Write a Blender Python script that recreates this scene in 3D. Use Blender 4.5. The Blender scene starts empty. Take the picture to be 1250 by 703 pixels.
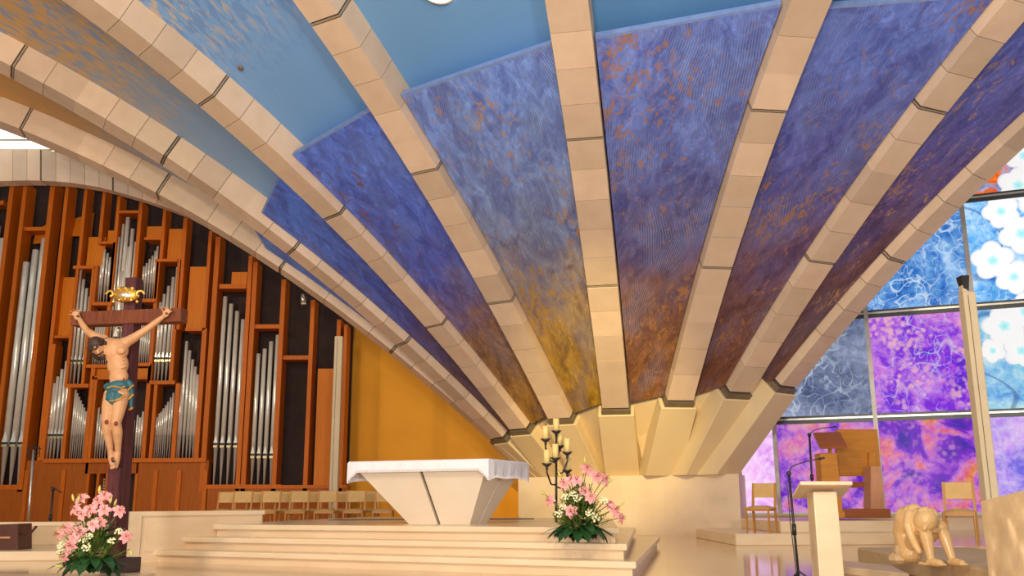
import bpy, bmesh, math, random
from mathutils import Vector, Matrix, noise
random.seed(7)
SC = bpy.context.scene
COL = SC.collection
V = Vector
# ------------------------------------------------------------------ camera
FPX = 1150.0
EYE = V((0, 0, .76))
TH = math.atan((613 - 351.5) / FPX); RO = math.radians(.3)
CF = V((0, math.cos(TH), math.sin(TH))); U0 = V((0, -math.sin(TH), math.cos(TH))); R0 = V((1, 0, 0))
CR = R0 * math.cos(RO) - U0 * math.sin(RO); CU = R0 * math.sin(RO) + U0 * math.cos(RO)
cam = bpy.data.cameras.new('camera'); cam.lens = 36 * FPX / 1250; cam.sensor_width = 36; cam.clip_end = 300
camo = bpy.data.objects.new('camera', cam); COL.objects.link(camo)
camo.matrix_world = Matrix(((CR.x, CU.x, -CF.x, EYE.x), (CR.y, CU.y, -CF.y, EYE.y), (CR.z, CU.z, -CF.z, EYE.z), (0, 0, 0, 1)))
SC.camera = camo
SC.view_settings.view_transform = 'Standard'; SC.view_settings.look = 'None'
SC.view_settings.gamma = 1; SC.view_settings.use_curve_mapping = False
SC.view_settings.exposure = -0.12
# ------------------------------------------------------------------ world and lights
w = bpy.data.worlds.new('World'); SC.world = w; w.use_nodes = True
bg = w.node_tree.nodes['Background']; bg.inputs[0].default_value = (1, .95, .89, 1); bg.inputs[1].default_value = .45
def area(name, loc, target, size, energy, col):
    l = bpy.data.lights.new(name, 'AREA'); l.shape = 'DISK'; l.size = size; l.energy = energy; l.color = col
    o = bpy.data.objects.new(name, l); COL.objects.link(o); o.location = loc
    o.rotation_euler = (V(target) - V(loc)).to_track_quat('-Z', 'Y').to_euler(); return o
area('nave_floodlight', (-9, -2, 9), (0, 16, 1), 2.0, 850, (1, .80, .53))
area('nave_floodlight', (-1, -3, 9), (1, 18, 2), 2.0, 750, (1, .80, .53))
area('vault_fill_light', (-4, -9, 2.0), (-4, 14, 10.5), 2.0, 2000, (1, .95, .90))  # added fill behind the camera, brightens vault and painted panels
area('vault_fill_light', (4, -9, 2.0), (3, 15, 8), 2.0, 1500, (1, .95, .90))  # second added fill for the vault, also behind the camera
def spot(name, loc, target, ang, energy, col):
    l = bpy.data.lights.new(name, 'SPOT'); l.energy = energy; l.color = col; l.spot_size = math.radians(ang); l.spot_blend = .8; l.shadow_soft_size = .15
    o = bpy.data.objects.new(name, l); COL.objects.link(o); o.location = loc
    o.rotation_euler = (V(target) - V(loc)).to_track_quat('-Z', 'Y').to_euler(); return o
spot('choir_spotlight', (0.5, 5.5, 6.5), (2.0, 23, 2.5), 20, 9500, (1, .76, .24))
spot('organ_spotlight', (-15.0, 10, 8.0), (-8.0, 27, 4.5), 44, 1800, (1, .80, .55))

def ray(px, py): return CF + CR * ((px - 625) / FPX) - CU * ((py - 351.5) / FPX)
def P(px, py, d):
    r = ray(px, py); return EYE + r * (d / r.y)
def PZ(px, py, z):
    r = ray(px, py); return EYE + r * ((z - EYE.z) / r.z)
def proj(X):
    v = V(X) - EYE; z = v.dot(CF); return 625 + FPX * v.dot(CR) / z, 351.5 - FPX * v.dot(CU) / z
# ------------------------------------------------------------------ materials
def nt(name):
    m = bpy.data.materials.new(name); m.use_nodes = True; t = m.node_tree
    return m, t, t.nodes['Principled BSDF']
def add(t, typ, **kw):
    n = t.nodes.new(typ)
    for k, v in kw.items():
        if k in n.inputs: n.inputs[k].default_value = v
        else: setattr(n, k, v)
    return n
def ramp(t, fac, stops):
    n = t.nodes.new('ShaderNodeValToRGB'); e = n.color_ramp.elements
    while len(e) > 1: e.remove(e[-1])
    e[0].position = stops[0][0]; e[0].color = (*stops[0][1], 1)
    for p, c in stops[1:]:
        x = e.new(p); x.color = (*c, 1)
    t.links.new(fac, n.inputs[0]); return n.outputs[0]
def mixc(t, fac, a, b, mode='MIX'):
    n = t.nodes.new('ShaderNodeMix'); n.data_type = 'RGBA'; n.blend_type = mode
    for i, x in ((0, fac), (6, a), (7, b)):
        if isinstance(x, (int, float)): n.inputs[i].default_value = x
        elif isinstance(x, tuple): n.inputs[i].default_value = (*x, 1)
        else: t.links.new(x, n.inputs[i])
    return n.outputs[2]
def mth(t, op, a, b=0.0, c=None):
    n = t.nodes.new('ShaderNodeMath'); n.operation = op
    for i, x in ((0, a), (1, b), (2, c)):
        if x is None: continue
        if isinstance(x, (int, float)): n.inputs[i].default_value = x
        else: t.links.new(x, n.inputs[i])
    return n.outputs[0]
def coords(t, kind='Object', scale=(1, 1, 1), rot=(0, 0, 0)):
    tc = t.nodes.new('ShaderNodeTexCoord'); mp = t.nodes.new('ShaderNodeMapping')
    mp.inputs['Scale'].default_value = scale; mp.inputs['Rotation'].default_value = rot
    t.links.new(tc.outputs[kind], mp.inputs[0]); return mp.outputs[0]
def noi(t, co, scale, detail=4, rough=.55, dist=0.0):
    n = add(t, 'ShaderNodeTexNoise', Scale=scale, Detail=detail, Roughness=rough, Distortion=dist)
    t.links.new(co, n.inputs['Vector']); return n.outputs['Fac']
def bump(t, b, h, strength=.3, dist=.02):
    n = add(t, 'ShaderNodeBump', Strength=strength, Distance=dist); t.links.new(h, n.inputs['Height'])
    t.links.new(n.outputs[0], b.inputs['Normal'])
def simple(name, c1, c2=None, rough=.5, metal=0.0, scale=6.0, stretch=(1, 1, 1), bmp=0.0, kind='Object', rand=0.0, spec=.5):
    m, t, b = nt(name); c2 = c2 or tuple(x * .8 for x in c1)
    co = coords(t, kind, stretch); f = noi(t, co, scale)
    c = ramp(t, f, [(.3, c2), (.7, c1)])
    if rand:
        oi = t.nodes.new('ShaderNodeObjectInfo')
        hs = t.nodes.new('ShaderNodeHueSaturation'); t.links.new(c, hs.inputs['Color'])
        t.links.new(mth(t, 'MULTIPLY_ADD', oi.outputs['Random'], rand, 1 - rand / 2), hs.inputs['Value']); c = hs.outputs[0]
    t.links.new(c, b.inputs['Base Color']); b.inputs['Roughness'].default_value = rough; b.inputs['Metallic'].default_value = metal
    b.inputs['Specular IOR Level'].default_value = spec
    if bmp: bump(t, b, f, bmp)
    return m
M = {}
M['stone'] = simple('arch_stone', (.76, .575, .42), (.69, .51, .36), .75, scale=2.5, rand=.26, bmp=.12)
M['stone2'] = simple('footing_stone', (.80, .64, .38), (.76, .59, .34), .7, scale=1.5, bmp=.06)
M['plinth'] = simple('plinth_stone', (.78, .62, .43), (.72, .55, .37), .6, scale=2.2, bmp=.08)
M['marble'] = simple('pale_marble', (.76, .57, .37), (.68, .49, .30), .28, scale=1.3, stretch=(1, 1, 4))
M['marble_lip'] = simple('tread_marble', (.79, .61, .41), (.72, .53, .33), .22, scale=1.6, stretch=(1, 1, 4))
M['core'] = simple('joint_metal', (.10, .08, .06), (.06, .05, .04), .7)
M['plate'] = simple('bearing_metal', (.20, .15, .09), (.15, .11, .07), .5)
M['jplate'] = simple('joint_strip', (.42, .32, .22), (.34, .26, .18), .6)
M['wood'] = simple('organ_wood', (.58, .145, .008), (.46, .10, .005), .45, scale=5, stretch=(6, 6, .5), rand=.15, spec=.2)
M['wood_panel'] = simple('organ_panel_wood', (.66, .20, .009), (.55, .15, .006), .45, scale=4, stretch=(5, 5, .4), rand=.12, spec=.2)
M['base_wood'] = simple('organ_base_wood', (.40, .10, .007), (.32, .075, .005), .45, scale=4, stretch=(5, 5, .4), spec=.2)
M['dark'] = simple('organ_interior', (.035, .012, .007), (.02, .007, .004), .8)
M['black'] = simple('black_metal', (.015, .014, .016), (.01, .01, .01), .45)
M['tin'] = simple('pipe_tin', (.84, .81, .74), (.72, .69, .62), .25, metal=.4, scale=3)
M['brassy'] = simple('pipe_lip', (.75, .60, .34), (.62, .48, .25), .3, metal=1.0)
M['ochre'] = simple('ochre_plaster', (.82, .36, .022), (.76, .32, .016), .85, scale=.8)
M['cross'] = simple('cross_wood', (.20, .055, .022), (.11, .030, .015), .55, spec=.2, scale=5, stretch=(5, 5, 1), bmp=.25)
M['crossv'] = simple('cross_wood_dark', (.115, .030, .030), (.055, .016, .022), .55, spec=.2, scale=5, stretch=(5, 5, .7), bmp=.25)
M['skin'] = simple('painted_flesh', (.62, .33, .16), (.50, .24, .11), .5, scale=7)
M['hair'] = simple('painted_hair', (.06, .025, .013), (.03, .012, .008), .6, scale=25, bmp=.6)
M['gold'] = simple('gilt', (.90, .55, .13), (.75, .40, .07), .32, metal=.85, scale=12, bmp=.3)
M['silver'] = simple('silver_inset', (.85, .78, .62), (.7, .6, .45), .3, metal=.9, scale=14, bmp=.4)
M['teal'] = simple('teal_cloth', (.02, .13, .17), (.012, .075, .10), .55, scale=16, bmp=.4)
M['blood'] = simple('red_paint', (.25, .02, .015), (.15, .015, .01), .5)
M['white_cloth'] = simple('white_linen', (.84, .80, .84), (.78, .74, .79), .85, scale=9, bmp=.15)
M['fringe'] = simple('linen_fringe', (.80, .75, .76), (.65, .60, .62), .9, scale=60)
M['altar'] = simple('altar_stone', (.78, .66, .52), (.73, .60, .46), .5, scale=1.8, bmp=.05)
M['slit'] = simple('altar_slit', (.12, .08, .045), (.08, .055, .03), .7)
M['chairwood'] = simple('chair_wood', (.55, .24, .035), (.45, .18, .022), .4, scale=6, stretch=(4, 4, .6))
M['chairpad'] = simple('chair_leather', (.68, .42, .15), (.60, .36, .12), .55, scale=8)
M['ambo'] = simple('ambo_wood', (.60, .24, .022), (.50, .18, .014), .4, scale=3, stretch=(.6, .6, 6))
M['ambo_red'] = simple('ambo_red_wood', (.36, .10, .02), (.28, .075, .015), .4, scale=4, stretch=(.6, .6, 5))
M['ambo_pink'] = simple('ambo_pale_side', (.62, .30, .16), (.55, .25, .12), .5, scale=4, stretch=(4, 4, .5))
M['iron'] = simple('wrought_iron', (.03, .02, .015), (.018, .012, .01), .5, bmp=.2)
M['wax'] = simple('candle_wax', (.84, .62, .24), (.80, .57, .20), .5)
M['petal'] = simple('lily_petal', (.82, .28, .30), (.88, .42, .40), .55, scale=9, rand=.25)
M['stamen'] = simple('lily_stamen', (.45, .12, .02), (.35, .08, .01), .6)
M['bud'] = simple('lily_bud', (.62, .58, .16), (.55, .50, .10), .55)
M['whitefl'] = simple('white_blossom', (.86, .80, .52), (.80, .74, .42), .6)
M['leaf'] = simple('leaf_green', (.022, .085, .02), (.012, .05, .012), .4, scale=12, rand=.4)
M['leaf2'] = simple('sprig_green', (.13, .18, .022), (.07, .12, .016), .5, scale=12)
M['pot'] = simple('dark_pot', (.05, .02, .03), (.03, .012, .02), .5)
M['carved'] = simple('carved_stone', (.72, .47, .22), (.66, .41, .18), .3, scale=5, bmp=.12)
M['relief'] = simple('relief_stone', (.56, .39, .22), (.50, .34, .18), .7, scale=9, bmp=.3)
M['post'] = simple('post_paint', (.66, .53, .35), (.62, .49, .32), .6)
M['steel'] = simple('steel_tube', (.60, .56, .50), (.5, .46, .42), .3, metal=.9)
M['frame_dark'] = simple('window_frame_dark', (.05, .055, .06), (.03, .035, .04), .35)
M['frame_grey'] = simple('window_mullion', (.42, .38, .34), (.36, .32, .29), .4, metal=.3)
M['key'] = simple('organ_stop', (.7, .65, .55), (.6, .55, .45), .4)
M['brown'] = simple('brown_leather', (.10, .025, .012), (.07, .018, .009), .5)
def emis(name, col, s):
    m, t, b = nt(name); b.inputs['Base Color'].default_value = (*col, 1)
    b.inputs['Emission Color'].default_value = (*col, 1); b.inputs['Emission Strength'].default_value = s; return m
M['skylight'] = emis('skylight_glass', (.90, .97, .95), 1.3)
M['lamp'] = emis('lamp_disc', (1, .98, .95), 3.0)
# floor: polished marble
def mk_floor():
    m, t, b = nt('floor_marble'); co = coords(t, 'Object')
    c = ramp(t, noi(t, co, .7, 6), [(.3, (.64, .41, .21)), (.7, (.74, .50, .27))])
    br = add(t, 'ShaderNodeTexBrick', Scale=1.0); br.inputs['Mortar Size'].default_value = .004
    br.inputs['Brick Width'].default_value = 1.2; br.inputs['Row Height'].default_value = .8
    br.inputs['Color1'].default_value = (1, 1, 1, 1); br.inputs['Color2'].default_value = (.94, .93, .92, 1); br.inputs['Mortar'].default_value = (.7, .66, .6, 1)
    t.links.new(co, br.inputs['Vector'])
    t.links.new(mixc(t, 1.0, c, br.outputs['Color'], 'MULTIPLY'), b.inputs['Base Color'])
    b.inputs['Roughness'].default_value = .10; b.inputs['Specular IOR Level'].default_value = .6
    return m
M['floor'] = mk_floor()
# painted hanging panels: uv in metres, u across, v up along the rib, plus v normalised in second uv
def mk_panel(i, bottom, mid, top, speck, amount, comb=.5):
    m, t, b = nt('painted_plaster'); tc = t.nodes.new('ShaderNodeUVMap'); tc.uv_map = 'UVMap'
    t2 = t.nodes.new('ShaderNodeUVMap'); t2.uv_map = 'UVN'
    uv = tc.outputs[0]
    sep = t.nodes.new('ShaderNodeSeparateXYZ'); t.links.new(t2.outputs[0], sep.inputs[0])
    off = t.nodes.new('ShaderNodeMapping'); off.inputs['Location'].default_value = (i * 7.3, i * 3.1, 0); t.links.new(uv, off.inputs[0])
    co = off.outputs[0]
    st = t.nodes.new('ShaderNodeMapping'); st.inputs['Scale'].default_value = (1.6, 1.1, 1); t.links.new(co, st.inputs[0])
    n1 = noi(t, st.outputs[0], 1.5, 8, .68, .9); n2 = noi(t, st.outputs[0], 4.5, 6, .68, 1.0); n3 = noi(t, co, 1.1, 6, .6, .4)
    v = mth(t, 'ADD', sep.outputs[1], mth(t, 'MULTIPLY', mth(t, 'SUBTRACT', n3, .5), .45))
    base = ramp(t, v, [(.0, bottom), (.28, tuple(.85 * x + .15 * y for x, y in zip(bottom, mid))), (.56, mid), (.92, top)])
    base = mixc(t, ramp(t, n1, [(.42, (0, 0, 0)), (.62, (1, 1, 1))]), base, mixc(t, 1.0, base, (.52, .48, .62), 'MULTIPLY'))
    base = mixc(t, mth(t, 'MULTIPLY', ramp(t, n2, [(.50, (0, 0, 0)), (.72, (1, 1, 1))]), .6), base, mixc(t, 1.0, base, (2.0, 1.95, 1.7), 'MULTIPLY'))
    # combed strokes along the panel, in patches of differing direction
    vo = add(t, 'ShaderNodeTexVoronoi', Scale=.75); t.links.new(co, vo.inputs['Vector'])
    sc = t.nodes.new('ShaderNodeSeparateColor'); t.links.new(vo.outputs['Color'], sc.inputs[0])
    vr = t.nodes.new('ShaderNodeVectorRotate'); vr.rotation_type = 'Z_AXIS'; t.links.new(co, vr.inputs['Vector'])
    t.links.new(mth(t, 'MULTIPLY_ADD', sc.outputs[0], .7, -.35), vr.inputs['Angle'])
    wv = add(t, 'ShaderNodeTexWave', Scale=6.5, Distortion=1.6, Detail=2.0); wv.inputs['Detail Scale'].default_value = .6
    t.links.new(vr.outputs[0], wv.inputs['Vector'])
    patch = mth(t, 'MULTIPLY', ramp(t, noi(t, st.outputs[0], .55, 5), [(.46, (0, 0, 0)), (.60, (1, 1, 1))]), comb)
    lines = mth(t, 'MULTIPLY', wv.outputs['Fac'], patch)
    base = mixc(t, mth(t, 'MULTIPLY', lines, .4), base, (.34, .46, .80))
    base = mixc(t, mth(t, 'MULTIPLY', mth(t, 'MULTIPLY', mth(t, 'SUBTRACT', 1.0, wv.outputs['Fac']), patch), .35), base, (.05, .05, .16))
    # specks of gold and rust
    sp = noi(t, st.outputs[0], 4.2, 8, .72, 1.4); big = noi(t, co, .55, 3)
    s = mth(t, 'ADD', sp, mth(t, 'MULTIPLY', mth(t, 'SUBTRACT', big, .5), .5))
    base = mixc(t, mth(t, 'MULTIPLY', ramp(t, s, [(.60 - amount, (0, 0, 0)), (.68 - amount, (1, 1, 1))]), .8), base, speck)
    t.links.new(base, b.inputs['Base Color']); b.inputs['Roughness'].default_value = .62
    bump(t, b, mth(t, 'ADD', mth(t, 'MULTIPLY', lines, .6), mth(t, 'ADD', n2, sp)), .45, .03)
    return m
def mk_vault(name, stops, dab, dabamt):
    # smooth painted vault; v along rib (metres) selects the mural's colour, bay shading included, dabs of gold and blue on it
    m, t, b = nt(name); tc = t.nodes.new('ShaderNodeUVMap'); tc.uv_map = 'UVMap'; uv = tc.outputs[0]
    sep = t.nodes.new('ShaderNodeSeparateXYZ'); t.links.new(uv, sep.inputs[0])
    n = noi(t, uv, .6, 4)
    v = mth(t, 'DIVIDE', mth(t, 'ADD', sep.outputs[1], mth(t, 'MULTIPLY', mth(t, 'SUBTRACT', n, .5), 1.4)), 20.0)
    c = ramp(t, v, stops)
    st = t.nodes.new('ShaderNodeMapping'); st.inputs['Scale'].default_value = (6.0, 2.4, 1); t.links.new(uv, st.inputs[0])
    for k, (col, lo, hi) in enumerate(dab):
        st2 = t.nodes.new('ShaderNodeMapping'); st2.inputs['Location'].default_value = (3.7 * k, 9.1 * k, 0); t.links.new(st.outputs[0], st2.inputs[0])
        d = noi(t, st2.outputs[0], 1.3, 2, .5, .3)
        fade = mth(t, 'MULTIPLY', ramp(t, mth(t, 'DIVIDE', sep.outputs[1], 20.0), [(lo, (0, 0, 0)), (hi, (1, 1, 1))]), dabamt)
        c = mixc(t, mth(t, 'MULTIPLY', ramp(t, d, [(.52, (0, 0, 0)), (.58, (1, 1, 1))]), fade), c, col)
    t.links.new(c, b.inputs['Base Color']); b.inputs['Roughness'].default_value = .6
    return m
# backlit printed window film: one recipe, colours chosen pane by pane
def mk_glass(name, cols, curl=.5, blob=0.0, strength=1.0, flower=None, scale=1.0, leafy=0.0):
    m, t, b = nt(name); tc = t.nodes.new('ShaderNodeUVMap'); tc.uv_map = 'UVMap'; uv = tc.outputs[0]
    n = noi(t, uv, 1.1 * scale, 6, .6, .8)
    k = len(cols); c = ramp(t, n, [(.34 + .32 * i / (k - 1), cols[i]) for i in range(k)])
    n2 = noi(t, uv, 5 * scale, 5, .6, .5)
    c = mixc(t, .35, c, ramp(t, n2, [(.38, (.12, .12, .18)), (.64, (.85, .80, .85))]), 'OVERLAY')
    if leafy:
        vo = add(t, 'ShaderNodeTexVoronoi', Scale=9.0); vo.feature = 'SMOOTH_F1'; t.links.new(uv, vo.inputs['Vector'])
        msk = ramp(t, noi(t, uv, .9, 3), [(.45, (0, 0, 0)), (.62, (1, 1, 1))])
        c = mixc(t, mth(t, 'MULTIPLY', mth(t, 'MULTIPLY', ramp(t, vo.outputs['Distance'], [(.25, (1, 1, 1)), (.5, (0, 0, 0))]), msk), leafy), c, (1, .62, .62))
    if curl:
        cm = ramp(t, noi(t, uv, .8, 2), [(.38, (.15, .15, .15)), (.6, (1, 1, 1))])
        for sc_, hw_, am_ in ((1.9, .012, 1.0), (4.2, .016, .8)):
            mp = t.nodes.new('ShaderNodeMapping'); mp.inputs['Location'].default_value = (sc_ * 3, sc_, 0); t.links.new(uv, mp.inputs[0])
            nz = mth(t, 'ABSOLUTE', mth(t, 'SUBTRACT', noi(t, mp.outputs[0], sc_, 1, .4, .5), .52))
            c = mixc(t, mth(t, 'MULTIPLY', mth(t, 'MULTIPLY', ramp(t, nz, [(hw_ * .5, (1, 1, 1)), (hw_ * 1.6, (0, 0, 0))]), cm), curl * am_), c, (.80, .90, 1))
    if flower:
        sep = t.nodes.new('ShaderNodeSeparateXYZ'); t.links.new(uv, sep.inputs[0])
        best = None; inner = None
        for k_, (fs, fz, fr) in enumerate(flower):
            dx = mth(t, 'SUBTRACT', sep.outputs[0], fs); dz = mth(t, 'SUBTRACT', sep.outputs[1], fz)
            ds = mth(t, 'SQRT', mth(t, 'ADD', mth(t, 'MULTIPLY', dx, dx), mth(t, 'MULTIPLY', dz, dz)))
            an_ = mth(t, 'ABSOLUTE', mth(t, 'SINE', mth(t, 'MULTIPLY_ADD', mth(t, 'ARCTAN2', dz, dx), 2.5, k_ * 1.3)))
            rr = mth(t, 'DIVIDE', ds, mth(t, 'MULTIPLY', mth(t, 'MULTIPLY_ADD', an_, .24, .80), fr))
            best = rr if best is None else mth(t, 'MINIMUM', best, rr)
        vin = mth(t, 'ABSOLUTE', mth(t, 'SUBTRACT', noi(t, uv, .55, 1, .4, .4), .5))
        c = mixc(t, mth(t, 'MULTIPLY', ramp(t, vin, [(.006, (1, 1, 1)), (.014, (0, 0, 0))]), .6), c, (.10, .14, .32))
        c = mixc(t, ramp(t, best, [(.0, (1, 1, 1)), (.96, (1, 1, 1)), (1.0, (0, 0, 0))]), c, ramp(t, best, [(.0, (.45, .88, .92)), (.20, (.70, .96, .96)), (.32, (1, 1, 1)), (.85, (1, .98, .96)), (.97, (.78, .82, .92))]))
    b.inputs['Base Color'].default_value = (.02, .02, .03, 1); b.inputs['Roughness'].default_value = .25; b.inputs['Specular IOR Level'].default_value = .08
    hs_ = t.nodes.new('ShaderNodeHueSaturation'); hs_.inputs['Saturation'].default_value = 1.3; t.links.new(c, hs_.inputs['Color']); c = hs_.outputs[0]
    t.links.new(c, b.inputs['Emission Color']); b.inputs['Emission Strength'].default_value = strength
    return m
# ------------------------------------------------------------------ mesh helpers
ORG = {}
class MB:
    def __init__(s): s.v = []; s.f = []; s.uv = []; s.uvn = []
    def face(s, pts, uv=None, uvn=None):
        i = len(s.v); s.v += [V(p) for p in pts]; s.f.append(tuple(range(i, i + len(pts))))
        s.uv.append(uv or [(0, 0)] * len(pts)); s.uvn.append(uvn or [(0, 0)] * len(pts)); return s
    def mesh(s, vs, fs):
        i = len(s.v); s.v += [V(p) for p in vs]
        for f in fs: s.f.append(tuple(i + k for k in f)); s.uv.append([(0, 0)] * len(f)); s.uvn.append([(0, 0)] * len(f))
        return s
    def hexa(s, p):   # 8 points: bottom 4 ccw, top 4 ccw
        return s.mesh(p, [(3, 2, 1, 0), (4, 5, 6, 7), (0, 1, 5, 4), (1, 2, 6, 5), (2, 3, 7, 6), (3, 0, 4, 7)])
    def box(s, a, b):
        x0, y0, z0 = a; x1, y1, z1 = b
        return s.hexa([(x0, y0, z0), (x1, y0, z0), (x1, y1, z0), (x0, y1, z0), (x0, y0, z1), (x1, y0, z1), (x1, y1, z1), (x0, y1, z1)])
    def prism(s, poly, z0, z1):
        n = len(poly); vs = [(p[0], p[1], z0) for p in poly] + [(p[0], p[1], z1) for p in poly]
        return s.mesh(vs, [tuple(range(n - 1, -1, -1)), tuple(range(n, 2 * n))] + [(i, (i + 1) % n, n + (i + 1) % n, n + i) for i in range(n)])
    def tube(s, pts, rads, n=8, flat=1.0):
        pts = [V(p) for p in pts]
        if isinstance(rads, (int, float)): rads = [rads] * len(pts)
        vs = []; up = None
        for i, p in enumerate(pts):
            d = (pts[min(i + 1, len(pts) - 1)] - pts[max(i - 1, 0)]).normalized()
            if up is None: up = d.cross(V((0, 0, 1)) if abs(d.z) < .9 else V((0, 1, 0))).normalized()
            a = (up - d * up.dot(d)).normalized(); bb = d.cross(a); up = a
            for k in range(n):
                q = 2 * math.pi * k / n; vs.append(p + (a * math.cos(q) + bb * math.sin(q) * flat) * rads[i])
        fs = [(i * n + k, i * n + (k + 1) % n, (i + 1) * n + (k + 1) % n, (i + 1) * n + k) for i in range(len(pts) - 1) for k in range(n)]
        fs += [tuple(range(n - 1, -1, -1)), tuple(range((len(pts) - 1) * n, len(pts) * n))]
        return s.mesh(vs, fs)
    def lathe(s, c, prof, n=16):   # prof [(r,z)]
        c = V(c); return s.tube([c + V((0, 0, z)) for r, z in prof], [max(r, .0005) for r, z in prof], n)
    def ball(s, c, r, n=10, m=6, rot=None):
        c = V(c); r = (r, r, r) if isinstance(r, (int, float)) else r
        vs = []
        for i in range(m + 1):
            a = math.pi * i / m
            for k in range(n):
                q = 2 * math.pi * k / n; p = V((math.sin(a) * math.cos(q) * r[0], math.sin(a) * math.sin(q) * r[1], math.cos(a) * r[2]))
                if rot: p = rot @ p
                vs.append(c + p)
        return s.mesh(vs, [(i * n + k, (i + 1) * n + k, (i + 1) * n + (k + 1) % n, i * n + (k + 1) % n) for i in range(m) for k in range(n)])
    def data(s, name, mat, org=V((0, 0, 0)), smooth=False):
        me = bpy.data.meshes.new(name); me.from_pydata([tuple(p - org) for p in s.v], [], s.f)
        for nm, arr in (('UVMap', s.uv), ('UVN', s.uvn)):
            if any(any(u != (0, 0) for u in f) for f in arr):
                l = me.uv_layers.new(name=nm); i = 0
                for f in arr:
                    for u in f: l.data[i].uv = u; i += 1
        me.materials.append(mat)
        bm = bmesh.new(); bm.from_mesh(me); bmesh.ops.remove_doubles(bm, verts=bm.verts, dist=1e-5)
        bmesh.ops.recalc_face_normals(bm, faces=bm.faces); bm.to_mesh(me); bm.free()
        if smooth:
            for p in me.polygons: p.use_smooth = True
        return me
    def build(s, name, mat, parent=None, smooth=False, origin=None):
        org = ORG.get(parent.name, V((0, 0, 0))) if parent else (V(origin) if origin is not None else base_of(s.v))
        o = bpy.data.objects.new(name, s.data(name, M[mat] if isinstance(mat, str) else mat, org, smooth)); COL.objects.link(o)
        if parent: o.parent = parent; ORG[o.name] = org
        else: o.location = org; ORG[o.name] = org
        return o
def base_of(vs):
    xs = [p.x for p in vs]; ys = [p.y for p in vs]; return V(((min(xs) + max(xs)) / 2, (min(ys) + max(ys)) / 2, min(p.z for p in vs)))
def tag(o, label, cat, group=None):
    o['label'] = label; o['category'] = cat
    if group: o['group'] = group
    return o
def thing(name, label, cat, loc, group=None):
    o = bpy.data.objects.new(name, None); COL.objects.link(o); o.location = loc; o.empty_display_size = .1; ORG[o.name] = V(loc)
    return tag(o, label, cat, group)
def struct(o, label=None):
    o['kind'] = 'structure'
    if label: o['label'] = label
    return o
def dup(o, loc, rz=0, label=None, parent=None):
    c = o.copy(); COL.objects.link(c)
    if parent is None: c.location = loc; c.rotation_euler = (0, 0, rz)
    else: c.parent = parent
    if label: c['label'] = label
    for ch in o.children: dup(ch, None, 0, None, c)
    return c
def bevel(o, wd, seg=2):
    md = o.modifiers.new('bevel', 'BEVEL'); md.width = wd; md.segments = seg; md.limit_method = 'ANGLE'; return o
def remesh_obj(mb, name, mat, voxel, parent=None, smooth_it=4, origin=None):
    org = ORG.get(parent.name) if parent else V(origin)
    me = mb.data(name + '_raw', M[mat], org); tmp = bpy.data.objects.new('tmp', me); COL.objects.link(tmp)
    md = tmp.modifiers.new('r', 'REMESH'); md.mode = 'VOXEL'; md.voxel_size = voxel
    sm = tmp.modifiers.new('s', 'SMOOTH'); sm.iterations = smooth_it; sm.factor = .5
    dg = bpy.context.evaluated_depsgraph_get(); dg.update()
    nm = bpy.data.meshes.new_from_object(tmp.evaluated_get(dg)); nm.name = name
    bpy.data.objects.remove(tmp)
    nm.materials.clear(); nm.materials.append(M[mat])
    for p in nm.polygons: p.use_smooth = True
    o = bpy.data.objects.new(name, nm); COL.objects.link(o)
    if parent: o.parent = parent; ORG[o.name] = org
    else: o.location = org; ORG[o.name] = org
    return o
# ================================================================== STRUCTURE
def quad_floor(name, pts, z, mat, th=.1):
    o = MB().prism([(p[0], p[1]) for p in pts], z - th, z).build(name, mat, origin=(0, 0, z - th)); return struct(o)
quad_floor('floor', [(-22, -4), (16, -4), (16, 30), (-22, 30)], 0, 'floor', .2)
struct(MB().box((-18, 28.0, 0), (4.5, 28.3, 13)).build('wall_back', 'ochre', origin=(-7, 28, 0)))
# plinth below the converging arches
PL = [P(633, 640, 23.9), P(700, 640, 23.3), P(760, 640, 22.8), P(811, 640, 22.5), P(857, 640, 22.1), P(905, 640, 21.65)]
PLP = [(p.x, p.y) for p in PL] + [(5.60, 23.2), (5.0, 25.8), (.4, 26.2)]
PZT = 1.36
pl = struct(MB().prism(PLP, 0, PZT).build('wall_plinth', 'plinth', origin=(2.5, 24, 0)))
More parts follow.
